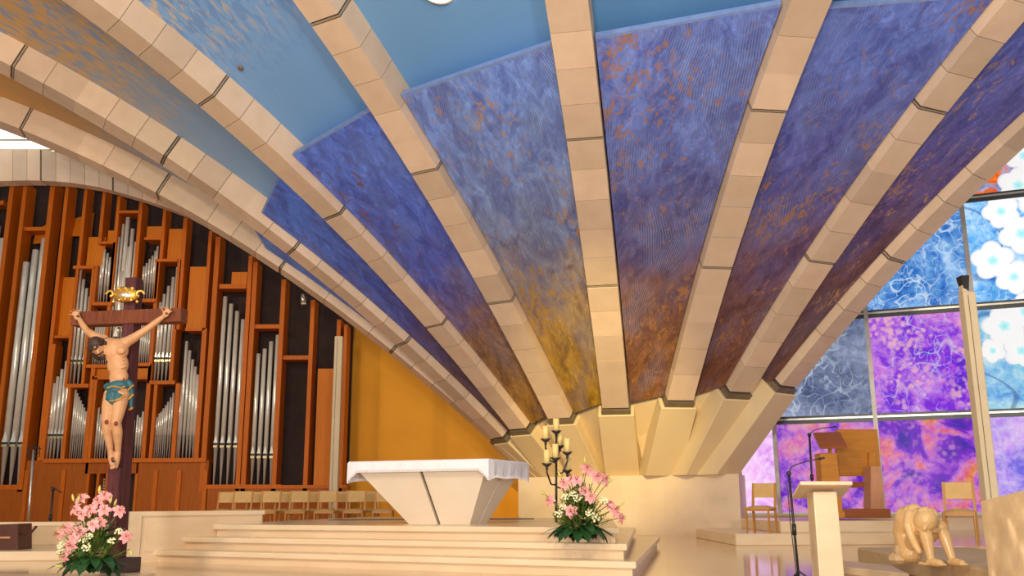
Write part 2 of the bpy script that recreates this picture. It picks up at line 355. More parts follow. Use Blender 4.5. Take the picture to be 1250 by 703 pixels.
# ribs --------------------------------------------------------------------
RIB = dict(B=((605, 541), 25.5, -75, .88427, .02171), C=((612, 539), 25, -62, .8907, .0207), D=((636, 529), 24, -47, .90962, .02147),
           E=((685, 516), 22.8, -31, .94047, .02158), F=((752, 504), 21.5, -10.2, .84741, .02062), G=((829, 495), 21.0, 8, .95883, .02857),
           H=((901, 485), 20.7, 25, .90243, .02374), I=((958, 478), 20.6, 40, .91197, .02645))
class Rib:
    def __init__(s, n):
        px, d, ph, s.s, s.a = RIB[n]; s.P0 = P(px[0], px[1], d); ph = math.radians(ph)
        s.d = V((math.sin(ph), -math.cos(ph), 0)); s.w = V((math.cos(ph), math.sin(ph), 0))
        s.tab = [0]; r = 0
        for i in range(1, 2400):
            r = i * .01; s.tab.append(s.tab[-1] + .01 * math.hypot(1, s.slope(r)))
    def slope(s, r): return max(s.s - 2 * s.a * r, .0)
    def z(s, r):
        rc = min(r, s.s / (2 * s.a)); return s.s * rc - s.a * rc * rc
    def hw(s, r): return .30 + .004 * r
    def pos(s, r): return s.P0 + s.d * r + V((0, 0, s.z(r)))
    def nrm(s, r): return (V((0, 0, 1)) - s.d * s.slope(r)).normalized()
    def r_at(s, L):
        import bisect
        return bisect.bisect_left(s.tab, L) * .01
    def pt(s, r, u, off): return s.pos(r) + s.w * (u * s.hw(r)) + s.nrm(r) * off   # u in -1..1 across soffit
    def r_for_y(s, y, u, off):
        r = 0
        while r < 15 and proj(s.pt(r, u, off))[1] > y: r += .02
        return r
RB = {n: Rib(n) for n in RIB}
RLEN = dict(B=17.5, C=17.5, D=17.5, E=14.5, F=13.5, G=12.5, H=12, I=11.5)
RLAB = dict(B='cream stone block arch rising over the organ, lowest of the fan', C='cream stone block arch next above the one over the organ',
            D='cream stone block arch running to the upper left corner', E='cream stone block arch between the two bluest painted panels left of centre',
            F='central cream stone block arch climbing straight up above the candelabrum', G='cream stone block arch just right of the central one',
            H='cream stone block arch second from the stained window', I='cream stone block arch bordering the stained window')
DEP = .85
for n, R in RB.items():
    root = thing('stone_arch', RLAB[n], 'arch', R.P0, 'stone arches fanning out from the plinth')
    L = .15; k = 0
    while L < RLEN[n]:
        g = .085 if k % 5 == 4 else .010
        r0, r1 = R.r_at(L), R.r_at(L + .72 - g)
        mb = MB(); e = random.uniform(-.004, .004); rm = (r0 + r1) / 2
        def sec(r): return [R.pt(r, -1, e), R.pt(r, 1, e), R.pt(r, 1, DEP), R.pt(r, -1, DEP)]
        a, m_, b = sec(r0), sec(rm), sec(r1)
        mb.mesh(a + m_ + b, [(0, 1, 2, 3), (11, 10, 9, 8)] + [(j * 4 + i, j * 4 + 4 + i, j * 4 + 4 + (i + 1) % 4, j * 4 + (i + 1) % 4) for j in (0, 1) for i in range(4)])
        mb.build('stone_block', 'stone', root)
        if k % 5 == 4:
            mbp = MB(); r0, r1 = R.r_at(L + .72 - .06), R.r_at(L + .72 - .03)
            mbp.hexa([R.pt(r0, -1, .012), R.pt(r0, 1, .012), R.pt(r1, 1, .012), R.pt(r1, -1, .012), R.pt(r0, -1, DEP), R.pt(r0, 1, DEP), R.pt(r1, 1, DEP), R.pt(r1, -1, DEP)]).build('joint_plate', 'jplate', root)
        L += .72; k += 1
    # dark core seen in the joints
    mb = MB(); N = 24; rs = [R.r_at(L * i / N) for i in range(N + 1)]; vs = []
    for r in rs: vs += [R.pt(r, -.95, .03), R.pt(r, .95, .03), R.pt(r, .95, DEP - .03), R.pt(r, -.95, DEP - .03)]
    mb.mesh(vs, [(0, 1, 2, 3), tuple(4 * N + i for i in (3, 2, 1, 0))] + [(j * 4 + i, j * 4 + 4 + i, j * 4 + 4 + (i + 1) % 4, j * 4 + (i + 1) % 4) for j in range(N) for i in range(4)])
    mb.build('joint_core', 'core', root)
    # bearing plate and footing
    t = (R.d + V((0, 0, R.s))).normalized(); nn = R.nrm(0); p0 = R.pos(0)
    def sec2(c, hw, o0, o1): return [c - R.w * hw + nn * o0, c + R.w * hw + nn * o0, c + R.w * hw + nn * o1, c - R.w * hw + nn * o1]
    MB().mesh(sec2(p0 + t * .1, .33, -.03, DEP) + sec2(p0 - t * .03, .33, -.03, DEP), [(0, 1, 2, 3), (7, 6, 5, 4)] + [(i, 4 + i, 4 + (i + 1) % 4, (i + 1) % 4) for i in range(4)]).build('bearing_plate', 'plate', root)
    kk = dict(G=.93, H=.86, I=.88).get(n, 1.0); drop = p0.z - PZT + .02; pb = p0 - R.d * (drop / R.s * kk); pb.z = PZT - .02
    wb = R.w
    top = sec2(p0 - t * .03, .41, -.06, DEP)
    bot = [pb - wb * .41 - nn * .05, pb + wb * .41 - nn * .05, pb + wb * .41 - R.d * 1.0, pb - wb * .41 - R.d * 1.0]
    for q_ in bot[:2]: q_.z = PZT - .02
    f = MB().mesh(top + bot, [(0, 1, 2, 3), (7, 6, 5, 4)] + [(i, 4 + i, 4 + (i + 1) % 4, (i + 1) % 4) for i in range(4)]).build('footing', 'stone2', root)
    bevel(f, .015, 1)
    R.foot = (top, bot)
# recessed stone infill between the footings
names = 'BCDEFGHI'
for a, b in zip(names, names[1:]):
    ta, ba = RB[a].foot; tb, bb = RB[b].foot
    A0 = ta[1].lerp(ta[2], .38); B0 = tb[0].lerp(tb[3], .38); A1 = ba[1].lerp(ba[2], .3); B1 = bb[0].lerp(bb[3], .3)
    A0 += (ta[1] - ta[0]) * -.1; B0 += (tb[1] - tb[0]) * .1
    A1 += (ba[1] - ba[0]) * -.1; B1 += (bb[1] - bb[0]) * .1
    n = V((0, .15, .12)); MB().hexa([A1, B1, B1 + n, A1 + n, A0, B0, B0 + n, A0 + n]).build('infill_slab', 'stone2', pl)
# painted panels and the smooth vault above them --------------------------
BAYS = [('B', 'C', 306, 262), ('C', 'D', 262, 208), ('D', 'E', 192, 132), ('E', 'F', 120, 57), ('F', 'G', 50, 9), ('G', 'H', 12, -3), ('H', 'I', -40, -60)]
PCOL = [((.14, .065, .045), (.10, .17, .66), (.13, .30, .92), (.22, .11, .07), .0, .4),
        ((.15, .065, .040), (.085, .15, .68), (.10, .24, .94), (.18, .08, .055), .02, .5),
        ((.38, .20, .022), (.10, .15, .66), (.12, .24, .90), (.20, .085, .05), .03, .6),
        ((.50, .29, .014), (.24, .32, .58), (.21, .38, .98), (.55, .30, .03), .045, .9),
        ((.26, .105, .022), (.14, .17, .48), (.18, .30, .86), (.46, .21, .03), .045, .8),
        ((.18, .066, .030), (.11, .11, .40), (.14, .23, .74), (.38, .18, .035), .035, .6),
        ((.15, .055, .032), (.115, .10, .40), (.12, .18, .66), (.50, .27, .08), .03, .3)]
PLAB = ['narrow blue painted ceiling panel above the organ arch, leftmost of the fan', 'deep blue painted ceiling panel between the two arches left of the ochre wall',
        'blue violet painted ceiling panel turning golden above the altar', 'bright blue combed ceiling panel with gold base just left of the central arch',
        'violet blue combed ceiling panel with rust specks just right of the central arch', 'purple blue ceiling panel with dark brown base, second from the window',
        'dark purple ceiling panel with golden streaks beside the window arch']
def vstops(*a): return [(p / 20, c) for p, c in a]
BL = (.16, .34, .64); LB = (.23, .44, .80); GR = (.27, .29, .36); OR = (.52, .26, .07); OB = (.46, .22, .07)
VC = [mk_vault('vault_mural', vstops((6, (.19, .38, .70)), (9, (.28, .34, .46)), (11, (.46, .32, .18)), (13, (.70, .36, .09))), [((.62, .36, .14), .42, .60)], .7),
      mk_vault('vault_mural', vstops((6, LB), (8.8, (.26, .42, .66)), (10.5, (.42, .40, .38)), (13, (.62, .38, .15))), [((.72, .40, .11), .42, .56), ((.24, .36, .58), .40, .55)], .85),
      mk_vault('vault_mural', vstops((6, (.15, .36, .72)), (9, (.21, .43, .84)), (12, (.24, .45, .82))), [((.75, .52, .22), .43, .54), ((.16, .34, .74), .38, .48)], .85),
      mk_vault('vault_mural', vstops((6, (.12, .33, .70)), (9, (.18, .40, .76)), (14, (.25, .48, .84))), [], 0),
      mk_vault('vault_mural', vstops((6, (.09, .27, .55)), (12, (.14, .34, .62))), [], 0),  # blue darkened: shading of this bay is put into the colour
      mk_vault('vault_mural', vstops((5, (.07, .20, .34)), (12, (.12, .28, .42))), [], 0),  # dark teal: shading of the vault painted into the mural blue
      mk_vault('vault_mural', vstops((5, (.07, .20, .34)), (12, (.12, .28, .42))), [], 0)]  # same shaded teal painted in for the last bay
VOFF = .60; POFF = .20
for i, (a, b, ya, yb) in enumerate(BAYS):
    A, B = RB[a], RB[b]
    ra = A.r_for_y(ya, .9, POFF); rb = B.r_for_y(yb, -.9, POFF)
    N = 18
    def surf(mb, off, r0a, r1a, r0b, r1b, N, ins, flip=False, nu=3):
        g = []
        for j in range(N + 1):
            t = j / N; x = A.pt(r0a + (r1a - r0a) * t, 1 + ins, off); y = B.pt(r0b + (r1b - r0b) * t, -1 - ins, off)
            g.append([(x.lerp(y, q / nu), ((x - y).length * (q / nu - .5), r0a + (r1a - r0a) * t), (q / nu, t)) for q in range(nu + 1)])
        for j in range(N):
            for q in range(nu):
                c = [g[j][q], g[j][q + 1], g[j + 1][q + 1], g[j + 1][q]]
                mb.face([k[0] for k in c], [k[1] for k in c], [k[2] for k in c])
        return g
    mb = MB(); g0 = surf(mb, POFF, .08, ra, .08, rb, N, .10); g1 = surf(mb, POFF + .12, .08, ra, .08, rb, N, .10)
    for j in range(N):
        for q in (0, 3):
            c = [g0[j][q], g0[j + 1][q], g1[j + 1][q], g1[j][q]]; mb.face([k[0] for k in c], [k[1] for k in c], [k[2] for k in c])
    for j in (0, N):
        for q in range(3):
            c = [g0[j][q], g0[j][q + 1], g1[j][q + 1], g1[j][q]]; mb.face([k[0] for k in c], [k[1] for k in c], [k[2] for k in c])
    bo, mi, to, sp, am, cb = PCOL[i]
    o = mb.build('painted_panel', mk_panel(i, bo, mi, to, sp, am, cb)); tag(o, PLAB[i], 'ceiling panel', 'painted panels between the arches')
    ed = MB(); tp = [x[0] for x in g0[N]]; nn = A.nrm(ra) * .13; tt = (A.pos(ra + .1) - A.pos(ra)).normalized() * .05
    ed.hexa([tp[0], tp[3], tp[3] + tt, tp[0] + tt, tp[0] + nn, tp[3] + nn, tp[3] + tt + nn, tp[0] + tt + nn])
    ORG[o.name] = o.location.copy(); ed.build('edge_strip', M.setdefault('edge', simple('panel_edge', (.24, .36, .72), (.18, .28, .60), .5)), o)
    mv = MB(); RE = 17 if a in 'BCD' else 14.5 if a == 'E' else 12.5
    surf(mv, VOFF, .1, RE, .1, RE, 26, -.2, nu=4)
    vo = mv.build('ceiling', VC[i], origin=A.pos(8)); struct(vo)
    for p in vo.data.polygons: p.use_smooth = True
# bay lamp, vent
def vault_at(a, b, px, py, off):
    best = None
    for i in range(60):
        for j in range(1, 40):
            r = 5 + i * .2; t = j / 40; X = RB[a].pt(r, .8, off).lerp(RB[b].pt(r, -.8, off), t); q = proj(X); e = (q[0] - px) ** 2 + (q[1] - py) ** 2
            if best is None or e < best[0]: best = (e, X, (RB[a].nrm(r) + RB[b].nrm(r)).normalized())
    return best[1], best[2]
c, n = vault_at('E', 'F', 535, -14, VOFF - .05)
q = n.to_track_quat('Z', 'Y').to_matrix()
def disc(name, c, q, prof, mat, parent=None, nseg=28):
    mb = MB(); vs = []
    for r, z in prof:
        vs += [c + q @ V((r * math.cos(2 * math.pi * k / nseg), r * math.sin(2 * math.pi * k / nseg), z)) for k in range(nseg)]
    fs = [(i * nseg + k, i * nseg + (k + 1) % nseg, (i + 1) * nseg + (k + 1) % nseg, (i + 1) * nseg + k) for i in range(len(prof) - 1) for k in range(nseg)]
    fs += [tuple(range(nseg)), tuple(range((len(prof) - 1) * nseg, len(prof) * nseg))[::-1]]
    return mb.mesh(vs, fs).build(name, mat, parent, origin=c)
rt = thing('ceiling_lamp', 'round white lamp disc in the blue vault at the top edge', 'lamp', c)
disc('lens', c, q, [(.30, -.02), (.30, .03)], 'lamp', rt); disc('rim', c, q, [(.34, -.0), (.34, .05)], 'post', rt)
c, n = vault_at('D', 'E', 298, 88, VOFF - .02); q = n.to_track_quat('Z', 'Y').to_matrix()
tag(disc('vent_cap', c, q, [(.045, -.03), (.06, 0), (.06, .03)], 'plate'), 'tiny dark round vent in the blue vault at upper left', 'vent')
# arch above the organ, with the skylight behind it --------------------------
LO = [(-90, 228), (-60, 225), (0, 221), (40, 220), (80, 222), (120, 228), (150, 236), (180, 245), (220, 259), (260, 279), (300, 303), (335, 328)]
UP = [(-90, 190), (-60, 187), (0, 183), (50, 181), (100, 194), (150, 212), (200, 240), (260, 272), (335, 320)]
def lerp_tab(tab, x):
    for (x0, y0), (x1, y1) in zip(tab, tab[1:]):
        if x <= x1: return y0 + (y1 - y0) * (x - x0) / (x1 - x0)
    return tab[-1][1]
DA = 26.1
rt = thing('stone_arch', 'tall flat stone block arch framing the top of the organ', 'arch', P(120, 228, DA))
x = -90.0; k = 0
while x < 325:
    wd = 17.6; g = 2.2 if k % 5 == 2 else .5
    x1 = x + wd
    f = lambda px, tab, d: P(px, lerp_tab(tab, px), DA) + V((0, d, 0))
    MB().hexa([f(x, LO, 0), f(x1 - g, LO, 0), f(x1 - g, LO, .45), f(x, LO, .45), f(x, UP, 0), f(x1 - g, UP, 0), f(x1 - g, UP, .45), f(x, UP, .45)]).build('stone_block', 'stone', rt)
    x = x1; k += 1
mb = MB(); xs = [-90 + 20 * i for i in range(21)]; vs = []
for xx in xs: vs += [P(xx, lerp_tab(LO, xx) - 1, DA + .05), P(xx, lerp_tab(UP, xx) + 1, DA + .05), P(xx, lerp_tab(UP, xx) + 1, DA + .05) + V((0, .35, 0)), P(xx, lerp_tab(LO, xx) - 1, DA + .05) + V((0, .35, 0))]
mb.mesh(vs, [(j * 4 + i, j * 4 + 4 + i, j * 4 + 4 + (i + 1) % 4, j * 4 + (i + 1) % 4) for j in range(20) for i in range(4)]).build('joint_core', 'core', rt)
# orange soffit strip between that arch and the first rib
A = RB['B']; mb = MB(); cs = []
for j in range(15):
    r = 5.2 + j * .25 if j < 15 else 0
    a = A.pt(5.5 + j * .27, -1.0, .25); q = proj(a); b = P(q[0] - 10, lerp_tab(UP, min(330, max(-80, q[0] - 10))) + 3, DA + .2)
    cs.append((a, b))
for (a, b), (c_, d_) in zip(cs, cs[1:]): mb.face([a, b, d_, c_])
for (a, b), (c_, d_) in zip(cs, cs[1:]): mb.face([a + V((0, 0, .1)), b + V((0, 0, .1)), d_ + V((0, 0, .1)), c_ + V((0, 0, .1))])
struct(mb.build('ceiling', M.setdefault('sof', simple('orange_soffit', (.66, .28, .05), (.58, .23, .04), .7)), origin=cs[0][0]))
# skylight pane: sloping glass with bars
sk = [P(-90, 160, 25.2), P(62, 160, 25.2), P(66, 200, 26.9), P(-90, 200, 26.9)]
wn = thing('window_3', 'x', 'x', sk[0]); del wn['label']; del wn['category']; struct(wn)
n = V((0, -.1, .12)); MB().hexa([sk[0], sk[1], sk[2], sk[3]] + [p + V((0, .05, .08)) for p in sk]).build('pane', 'skylight', wn)
for t in (.25, .55, .8):
    a = sk[0].lerp(sk[3], t); b = sk[1].lerp(sk[2], t); MB().tube([a, b], .035, 6).build('glazing_bar', 'post', wn)
# stained window wall ---------------------------------------------------------
W0 = P(908, 620, 23.5); W0.z = 0
WA = math.radians(22); WD = V((math.cos(WA), -math.sin(WA), 0)); WN = V((-math.sin(WA), -math.cos(WA), 0))
def PW(px, py):
    r = ray(px, py); t = (W0 - EYE).dot(WN) / r.dot(WN); X = EYE + r * t; return (X - W0).dot(WD), X.z
def WP(s, z, o=0.0): return W0 + WD * s + V((0, 0, z)) + WN * o
m1 = PW(948, 560)[0]; m2 = PW(1063, 450)[0]; m3 = PW(1179, 300)[0]; m4 = m3 + 3.0
zt1 = PW(1130, 507)[1]; zt2 = PW(1120, 379)[1]; zt3 = PW(1217, 239)[1]; zb = PW(1000, 627)[1]
win = thing('window_1', 'x', 'x', W0); del win['label']; del win['category']; struct(win)
Z4 = zt3 + 2.6
cols_s = [-.25, m1, m2, m3, m4]; rows_z = [zb, zt1, zt2, zt3, Z4]
PUR = [(.10, .07, .50), (.30, .14, .72), (.62, .30, .85), (1.0, .42, .55), (1.0, .52, .28)]
PINK = [(.28, .16, .70), (.58, .32, .88), (.95, .45, .75), (1.0, .58, .40)]
FLW = [(*PW(x, y), r * .0205) for x, y, r in ((1222, 258, 20), (1243, 226, 22), (1247, 285, 24), (1212, 318, 23), (1238, 338, 20), (1226, 398, 23), (1247, 428, 19), (1212, 428, 14), (1252, 380, 22), (1250, 190, 20), (1275, 250, 26), (1280, 320, 26), (1278, 400, 24))]
GL = {(0, 0): mk_glass('glass_lilac', [(.72, .42, .85), (.95, .70, .95), (1, .9, 1)], 0, strength=1.1),
      (1, 0): mk_glass('glass_pink', PINK, .0, strength=.74, leafy=.5), (2, 0): mk_glass('glass_purple', PUR, .0, strength=.74, leafy=.35),
      (3, 0): mk_glass('glass_violet', [(.35, .32, .85), (.62, .50, .95), (.85, .65, 1.0)], .15, strength=.9),
      (1, 1): mk_glass('glass_grey', [(.13, .16, .26), (.24, .28, .38), (.38, .42, .54)], .55, strength=.9),
      (2, 1): mk_glass('glass_magenta', [(.22, .12, .70), (.40, .20, .82), (.58, .32, .85), (.80, .40, .80)], .45, strength=.9, leafy=.75),
      (3, 1): mk_glass('glass_aqua', [(.30, .52, .80), (.45, .70, .85), (.65, .85, .75)], .2, strength=1.0, flower=FLW),
      (1, 2): mk_glass('glass_grey', [(.13, .18, .34), (.24, .30, .46), (.40, .48, .62)], .55, strength=.9),
      (2, 2): mk_glass('glass_blue', [(.10, .20, .50), (.25, .42, .72), (.50, .70, .95)], .7, strength=1.0),
      (3, 2): mk_glass('glass_sky', [(.20, .42, .75), (.40, .65, .95), (.65, .85, 1.0)], .5, strength=1.1, flower=FLW),
      (2, 3): mk_glass('glass_slate', [(.14, .17, .30), (.30, .36, .52), (.9, .85, .9)], .4, strength=1.0),
      (3, 3): mk_glass('glass_slate', [(.16, .20, .36), (.36, .42, .60), (1.0, .28, .08), (1, .9, .9)], .2, strength=1.0, flower=FLW)}
for (ci, ri), mat in GL.items():
    s0, s1 = cols_s[ci] + .03, cols_s[ci + 1] - .03; z0, z1 = rows_z[ri] + .03, rows_z[ri + 1] - .03
    mb = MB(); u = [(s0, z0), (s1, z0), (s1, z1), (s0, z1)]
    mb.face([WP(s, z) for s, z in u], u); mb.face([WP(s, z, -.03) for s, z in u], u)
    for p, q in zip(u, u[1:] + u[:1]): mb.face([WP(*p), WP(*q), WP(*q, -.03), WP(*p, -.03)], [p, q, q, p])
    mb.build('pane', mat, win)
def wbar(name, s0, s1, z0, z1, o0, o1, mat):
    return MB().hexa([WP(s0, z0, o1), WP(s1, z0, o1), WP(s1, z0, o0), WP(s0, z0, o0), WP(s0, z1, o1), WP(s1, z1, o1), WP(s1, z1, o0), WP(s0, z1, o0)]).build(name, mat, win)
for s in (m1, m2, m3, m4): wbar('mullion', s - .05, s + .05, zb, Z4, -.06, .10, 'frame_grey')
for z in (zt1, zt2, zt3):
    wbar('transom', m1, m4, z - .10, z + .085, -.05, .04, 'frame_dark'); b_ = wbar('transom_cap', m1, m4, z - .012, z + .03, .04, .075, 'steel')
wbar('sill', -.3, m4, zb - .05, zb, -.06, .10, 'post')
# wall below and right of window
struct(MB().hexa([WP(-.4, 0, -.02), WP(m4 + 1, 0, -.02), WP(m4 + 1, 0, -.3), WP(-.4, 0, -.3), WP(-.4, zb - .05, -.02), WP(m4 + 1, zb - .05, -.02), WP(m4 + 1, zb - .05, -.3), WP(-.4, zb - .05, -.3)]).build('wall_right', 'plinth', origin=W0))
# pale jamb where the window meets the plinth
s_j = PW(904, 600)[0]
struct(MB().hexa([WP(s_j - .9, 0, .02), WP(s_j + .06, 0, .02), WP(s_j + .06, 0, -.4), WP(s_j - .9, 0, -.4), WP(s_j - .9, 5, .02), WP(s_j + .06, 5, .02), WP(s_j + .06, 5, -.4), WP(s_j - .9, 5, -.4)]).build('trim_1', 'plinth', origin=W0))
# ================================================================== ORGAN
DO = 26.7
org = thing('pipe_organ', 'tall wooden pipe organ with silver pipes below the stone arch', 'organ', P(200, 640, DO) * 1.0)
org.location.z = 0; ORG[org.name] = V(org.location)
def OP(px, py, off=0.0):
    q = P(px, py, DO); return V((q.x, DO + off, q.z))
def obox(name, x0, y0, x1, y1, o0, o1, mat, yref=None):   # px rectangle on the organ front plane, given depth range
    yr = (y0 + y1) / 2; a = OP(x0, yr); b = OP(x1, yr); zt = OP((x0 + x1) / 2, y0).z; zb_ = max(OP((x0 + x1) / 2, y1).z, .0)
    return MB().box((a.x, DO + o0, zb_), (b.x, DO + o1, zt)).build(name, mat, org)
def xref(px, y):  # px given at picture height y
    return OP(px, y).x
# back of case and base front
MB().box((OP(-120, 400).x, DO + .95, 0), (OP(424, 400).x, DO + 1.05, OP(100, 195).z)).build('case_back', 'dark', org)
obox('base_front', -120, 597, 28, 645, .0, .3, 'base_wood')
obox('base_front', 28, 562, 104, 645, .02, .3, 'base_wood')
obox('base_front', 166, 562, 252, 645, .02, .3, 'base_wood')
obox('base_front', 104, 562, 166, 578, .02, .3, 'base_wood')
obox('base_front', 252, 594, 424, 645, .0, .3, 'base_wood')
for x in (30, 75, 188, 217, 249): obox('base_stile', x - 2.5, 574, x + 2.5, 645, -.03, .02, 'wood')
obox('console_back', 104, 578, 166, 645, .4, .5, 'dark')
for x in (105, 117, 128, 164): obox('console_post', x - 1.6, 578, x + 1.6, 645, .0, .35, 'wood')
for k in range(7):
    for j in range(2):
        c = OP(121 + 4 * j, 585 + 3.6 * k, .3); MB().tube([c, c + V((0, .06, 0))], .03, 8).build('stop_knob', 'key', org)
# vertical boards: px at y=400, top y, bottom y, front width px, depth
BRD = [(-95, 215, 600, 5, .55), (-62, 215, 600, 5, .55), (-38, 215, 600, 5, .55), (-6, 221, 600, 5.5, .55), (11, 224, 600, 5, .55), (45.5, 223, 600, 6, .55), (64, 224, 562, 4.5, .55),
       (249, 282, 562, 4, .5), (259, 289, 600, 6, .55), (301, 312, 600, 5, .6), (307.5, 320, 600, 5.5, .55), (343.5, 341, 600, 5.5, .55), (380.5, 366, 600, 5, .55), (413.5, 390, 600, 5, .55), (422, 396, 600, 4, .6)]
for x, y0, y1, wd, dp in BRD:
    X = OP(x, 400).x; hw = wd / 2 / 43
    MB().box((X - hw, DO, max(0, OP(x, y1).z)), (X + hw, DO + dp, OP(x, y0).z)).build('upright_board', 'wood', org)
for x, yr, y0, y1, wd in [(101, 275, 228, 326, 4), (125, 262, 232, 298, 4), (141.5, 285, 239, 420, 4), (169, 288, 247, 400, 4.5), (199, 286, 255, 318, 4), (225, 290, 266, 402, 5),
                          (115.5, 350, 324, 372, 3.5), (135.5, 345, 296, 372, 3), (190.5, 345, 318, 370, 3.5),
                          (89, 385, 326, 472, 3.5), (109, 385, 326, 472, 3.5), (188, 390, 318, 468, 4), (214, 390, 317, 468, 4.5),
                          (82.5, 500, 472, 562, 4), (58, 500, 420, 562, 4), (107.5, 520, 447, 562, 5), (114, 500, 461, 562, 3.5), (178.5, 510, 445, 562, 5), (187.5, 510, 468, 562, 4), (214.5, 510, 468, 562, 5), (243.5, 510, 402, 562, 4)]:
    X = OP(x, yr).x; hw = wd / 2 / 43
    MB().box((X - hw, DO - .02, max(0, OP(x, y1).z)), (X + hw, DO + .45, OP(x, y0).z)).build('upright_board', 'wood', org)
# shelves / rails: x0,x1,y,thickness
for x0, x1, y, th, o0 in [(-36, 2, 246, 5, .1), (24, 54, 278, 4.5, .1), (66, 88, 411, 3, .0), (123, 141, 296, 3, .0), (144, 171, 259, 3, -.05), (176, 199, 291, 3, .0), (90, 116, 326.5, 3.5, -.05), (114, 137, 371, 4, -.05),
                      (190, 217, 318, 3.5, -.05), (172, 191, 367, 4, -.05), (81, 109, 471, 4.5, -.05), (183, 214, 467, 4.5, -.05), (106, 134, 447, 4, -.05), (165, 184, 445, 4, -.05), (113, 180, 461, 4, -.02),
                      (226, 252, 402, 3.5, .0), (54, 252, 562, 5, -.06), (-90, 28, 595, 6, -.02), (252, 301, 594, 5, -.02), (301, 343, 594, 5, -.02), (343, 424, 594, 4, -.02), (267, 300, 349, 5.5, .05), (310, 343, 398, 5, .05), (345, 379, 436, 5, .05)]:
    obox('cross_rail', x0, y - th / 2, x1, y + th / 2, o0, .6, 'wood')
for x0, y0, x1, y1, o in [(68, 336, 88, 410, .25), (103, 287, 124, 325, .2), (128, 279, 141, 295, .2), (176, 274, 199, 290, .2), (202, 277, 224, 316, .2), (226, 323, 251, 401, .25), (384, 449, 412, 594, .15),
                          (116, 449, 180, 460, .1), (279, 329, 298, 346, .3), (64, 520, 56, 560, .2), (52, 342, 60, 560, .3), (216, 470, 218, 560, .2), (262, 345, 256, 345.5, .3), (78, 472, 84, 474, .1)]:
    if x1 > x0: obox('infill_panel', x0, y0, x1, y1, o, o + .08, 'wood_panel')
# big sloping ceiling boards inside the case top left
for x0, x1, ya, yb in [(30, 58, 272, 258), (66, 102, 262, 251)]:
    a, b = OP(x0, ya, .7), OP(x1, yb, .7); c_, d_ = OP(x1, yb + 32, .5), OP(x0, ya + 20, .5)
    n = V((0, .04, 0)); MB().hexa([d_, c_, c_ + n, d_ + n, a, b, b + n, a + n]).build('swell_shutter', 'wood_panel', org)
# pipes: x at yref, top y, mouth y, foot y, width px
def pipe(x, yref, top, mouth, foot, wd, off=.13):
    X = OP(x, yref).x; r = wd / 2 / 43.0 * 1.0; zt = OP(x, top).z; zm = OP(x, mouth).z; zf = OP(x, foot).z; c = V((X, DO + off, 0)); n = 12
    p = MB().tube([c + V((0, 0, zf)), c + V((0, 0, zm - .03)), c + V((0, 0, zm - .03)), c + V((0, 0, zt))], [r * .28, r * .97, r, r], n).build('organ_pipe', 'tin', org, smooth=False)
    for q in p.data.polygons: q.use_smooth = len(q.vertices) == 4
    if wd >= 4:
        MB().box((X - r * .8, DO + off - r * 1.08, zm - .02), (X + r * .8, DO + off - r * .5, zm + .03)).build('mouth_slot', 'black', p)
        MB().hexa([(X - r * .85, DO + off - r * 1.1, zm + .04), (X + r * .85, DO + off - r * 1.1, zm + .04), (X + r * .8, DO + off - r * .5, zm + .04), (X - r * .8, DO + off - r * .5, zm + .04),
                   (X - r * .08, DO + off - r * 1.04, zm + .04 + r * 3.2), (X + r * .08, DO + off - r * 1.04, zm + .04 + r * 3.2), (X + r * .08, DO + off - r * .5, zm + .04 + r * 3.2), (X - r * .08, DO + off - r * .5, zm + .04 + r * 3.2)]).build('upper_lip', 'tin', p)
        MB().box((X - r * .85, DO + off - r * 1.1, zm - .09), (X + r * .85, DO + off - r * .6, zm - .03)).build('lower_lip', 'brassy', p)
PIPES = []
for x, t in ((-30, 262), (-21, 275), (-12, 290)): PIPES.append((x, 400, t, 541, 592, 8.2))
for x, t in ((20.5, 319), (30.5, 304), (40, 290)): PIPES.append((x, 400, t, 541, 592, 8.2))
for x, t, wd in ((143, 288, 3.2), (147, 272, 3.2), (152, 264, 5.6), (159, 278, 5), (164.5, 294, 4.2), (156, 300, 3)): PIPES.append((x, 290, t, 400, 424, wd))
PIPES.append((141, 400, 330, 412, 424, 7))
for x, t in ((119, 322), (121.5, 303), (125.5, 308), (129, 313), (132.5, 318)): PIPES.append((x, 350, t, 346, 369, 3))
for x, t in ((174, 324), (177, 320), (180.3, 315), (183.5, 311), (186.5, 305), (189, 299)): PIPES.append((x - 1.5, 340, t, 343, 365, 2.7))
for x, t in ((88, 328), (93, 340), (98, 351), (103, 361), (106.5, 369)): PIPES.append((x + 1, 400, t, 440, 469, 4))
for x, t in ((192, 368), (196, 358), (200.6, 348), (205.5, 337), (210, 325)): PIPES.append((x - .5, 400, t, 437, 465, 4))
for k in range(7): PIPES.append((112 + 2.6 * k, 430, 386 + 3 * abs(k - 3), 433, 445, 2.2))
for k in range(6): PIPES.append((169 + 2.6 * k, 425, 388 + 3 * k, 430, 443, 2.2))
for x, t in ((63, 467), (66.6, 459), (71, 450), (75.6, 440), (80, 428), (82.5, 474)): PIPES.append((x - 2.6, 500, t, 531, 560, 4))
for k in range(8): PIPES.append((86.8 + 2.55 * k, 510, 475 + 4.4 * k, 529, 560, 2.4))
for x, t in ((116.5, 497), (119.5, 505), (122.5, 513), (125.5, 509), (129, 515), (133, 519), (137, 522), (141, 522), (145, 519), (149, 516), (153, 513), (157, 510), (161, 512), (165.2, 506), (168.3, 509), (171.2, 501.7), (174.3, 491.5)): PIPES.append((x, 520, t, 542, 560, 2.6))
for x, t in ((212, 472.7), (208.8, 478.7), (206, 484.6), (203, 490), (200.6, 494), (198, 498), (195.6, 502), (193.4, 504), (191, 508.5)): PIPES.append((x - .5, 500, t, 529, 560, 2.4))
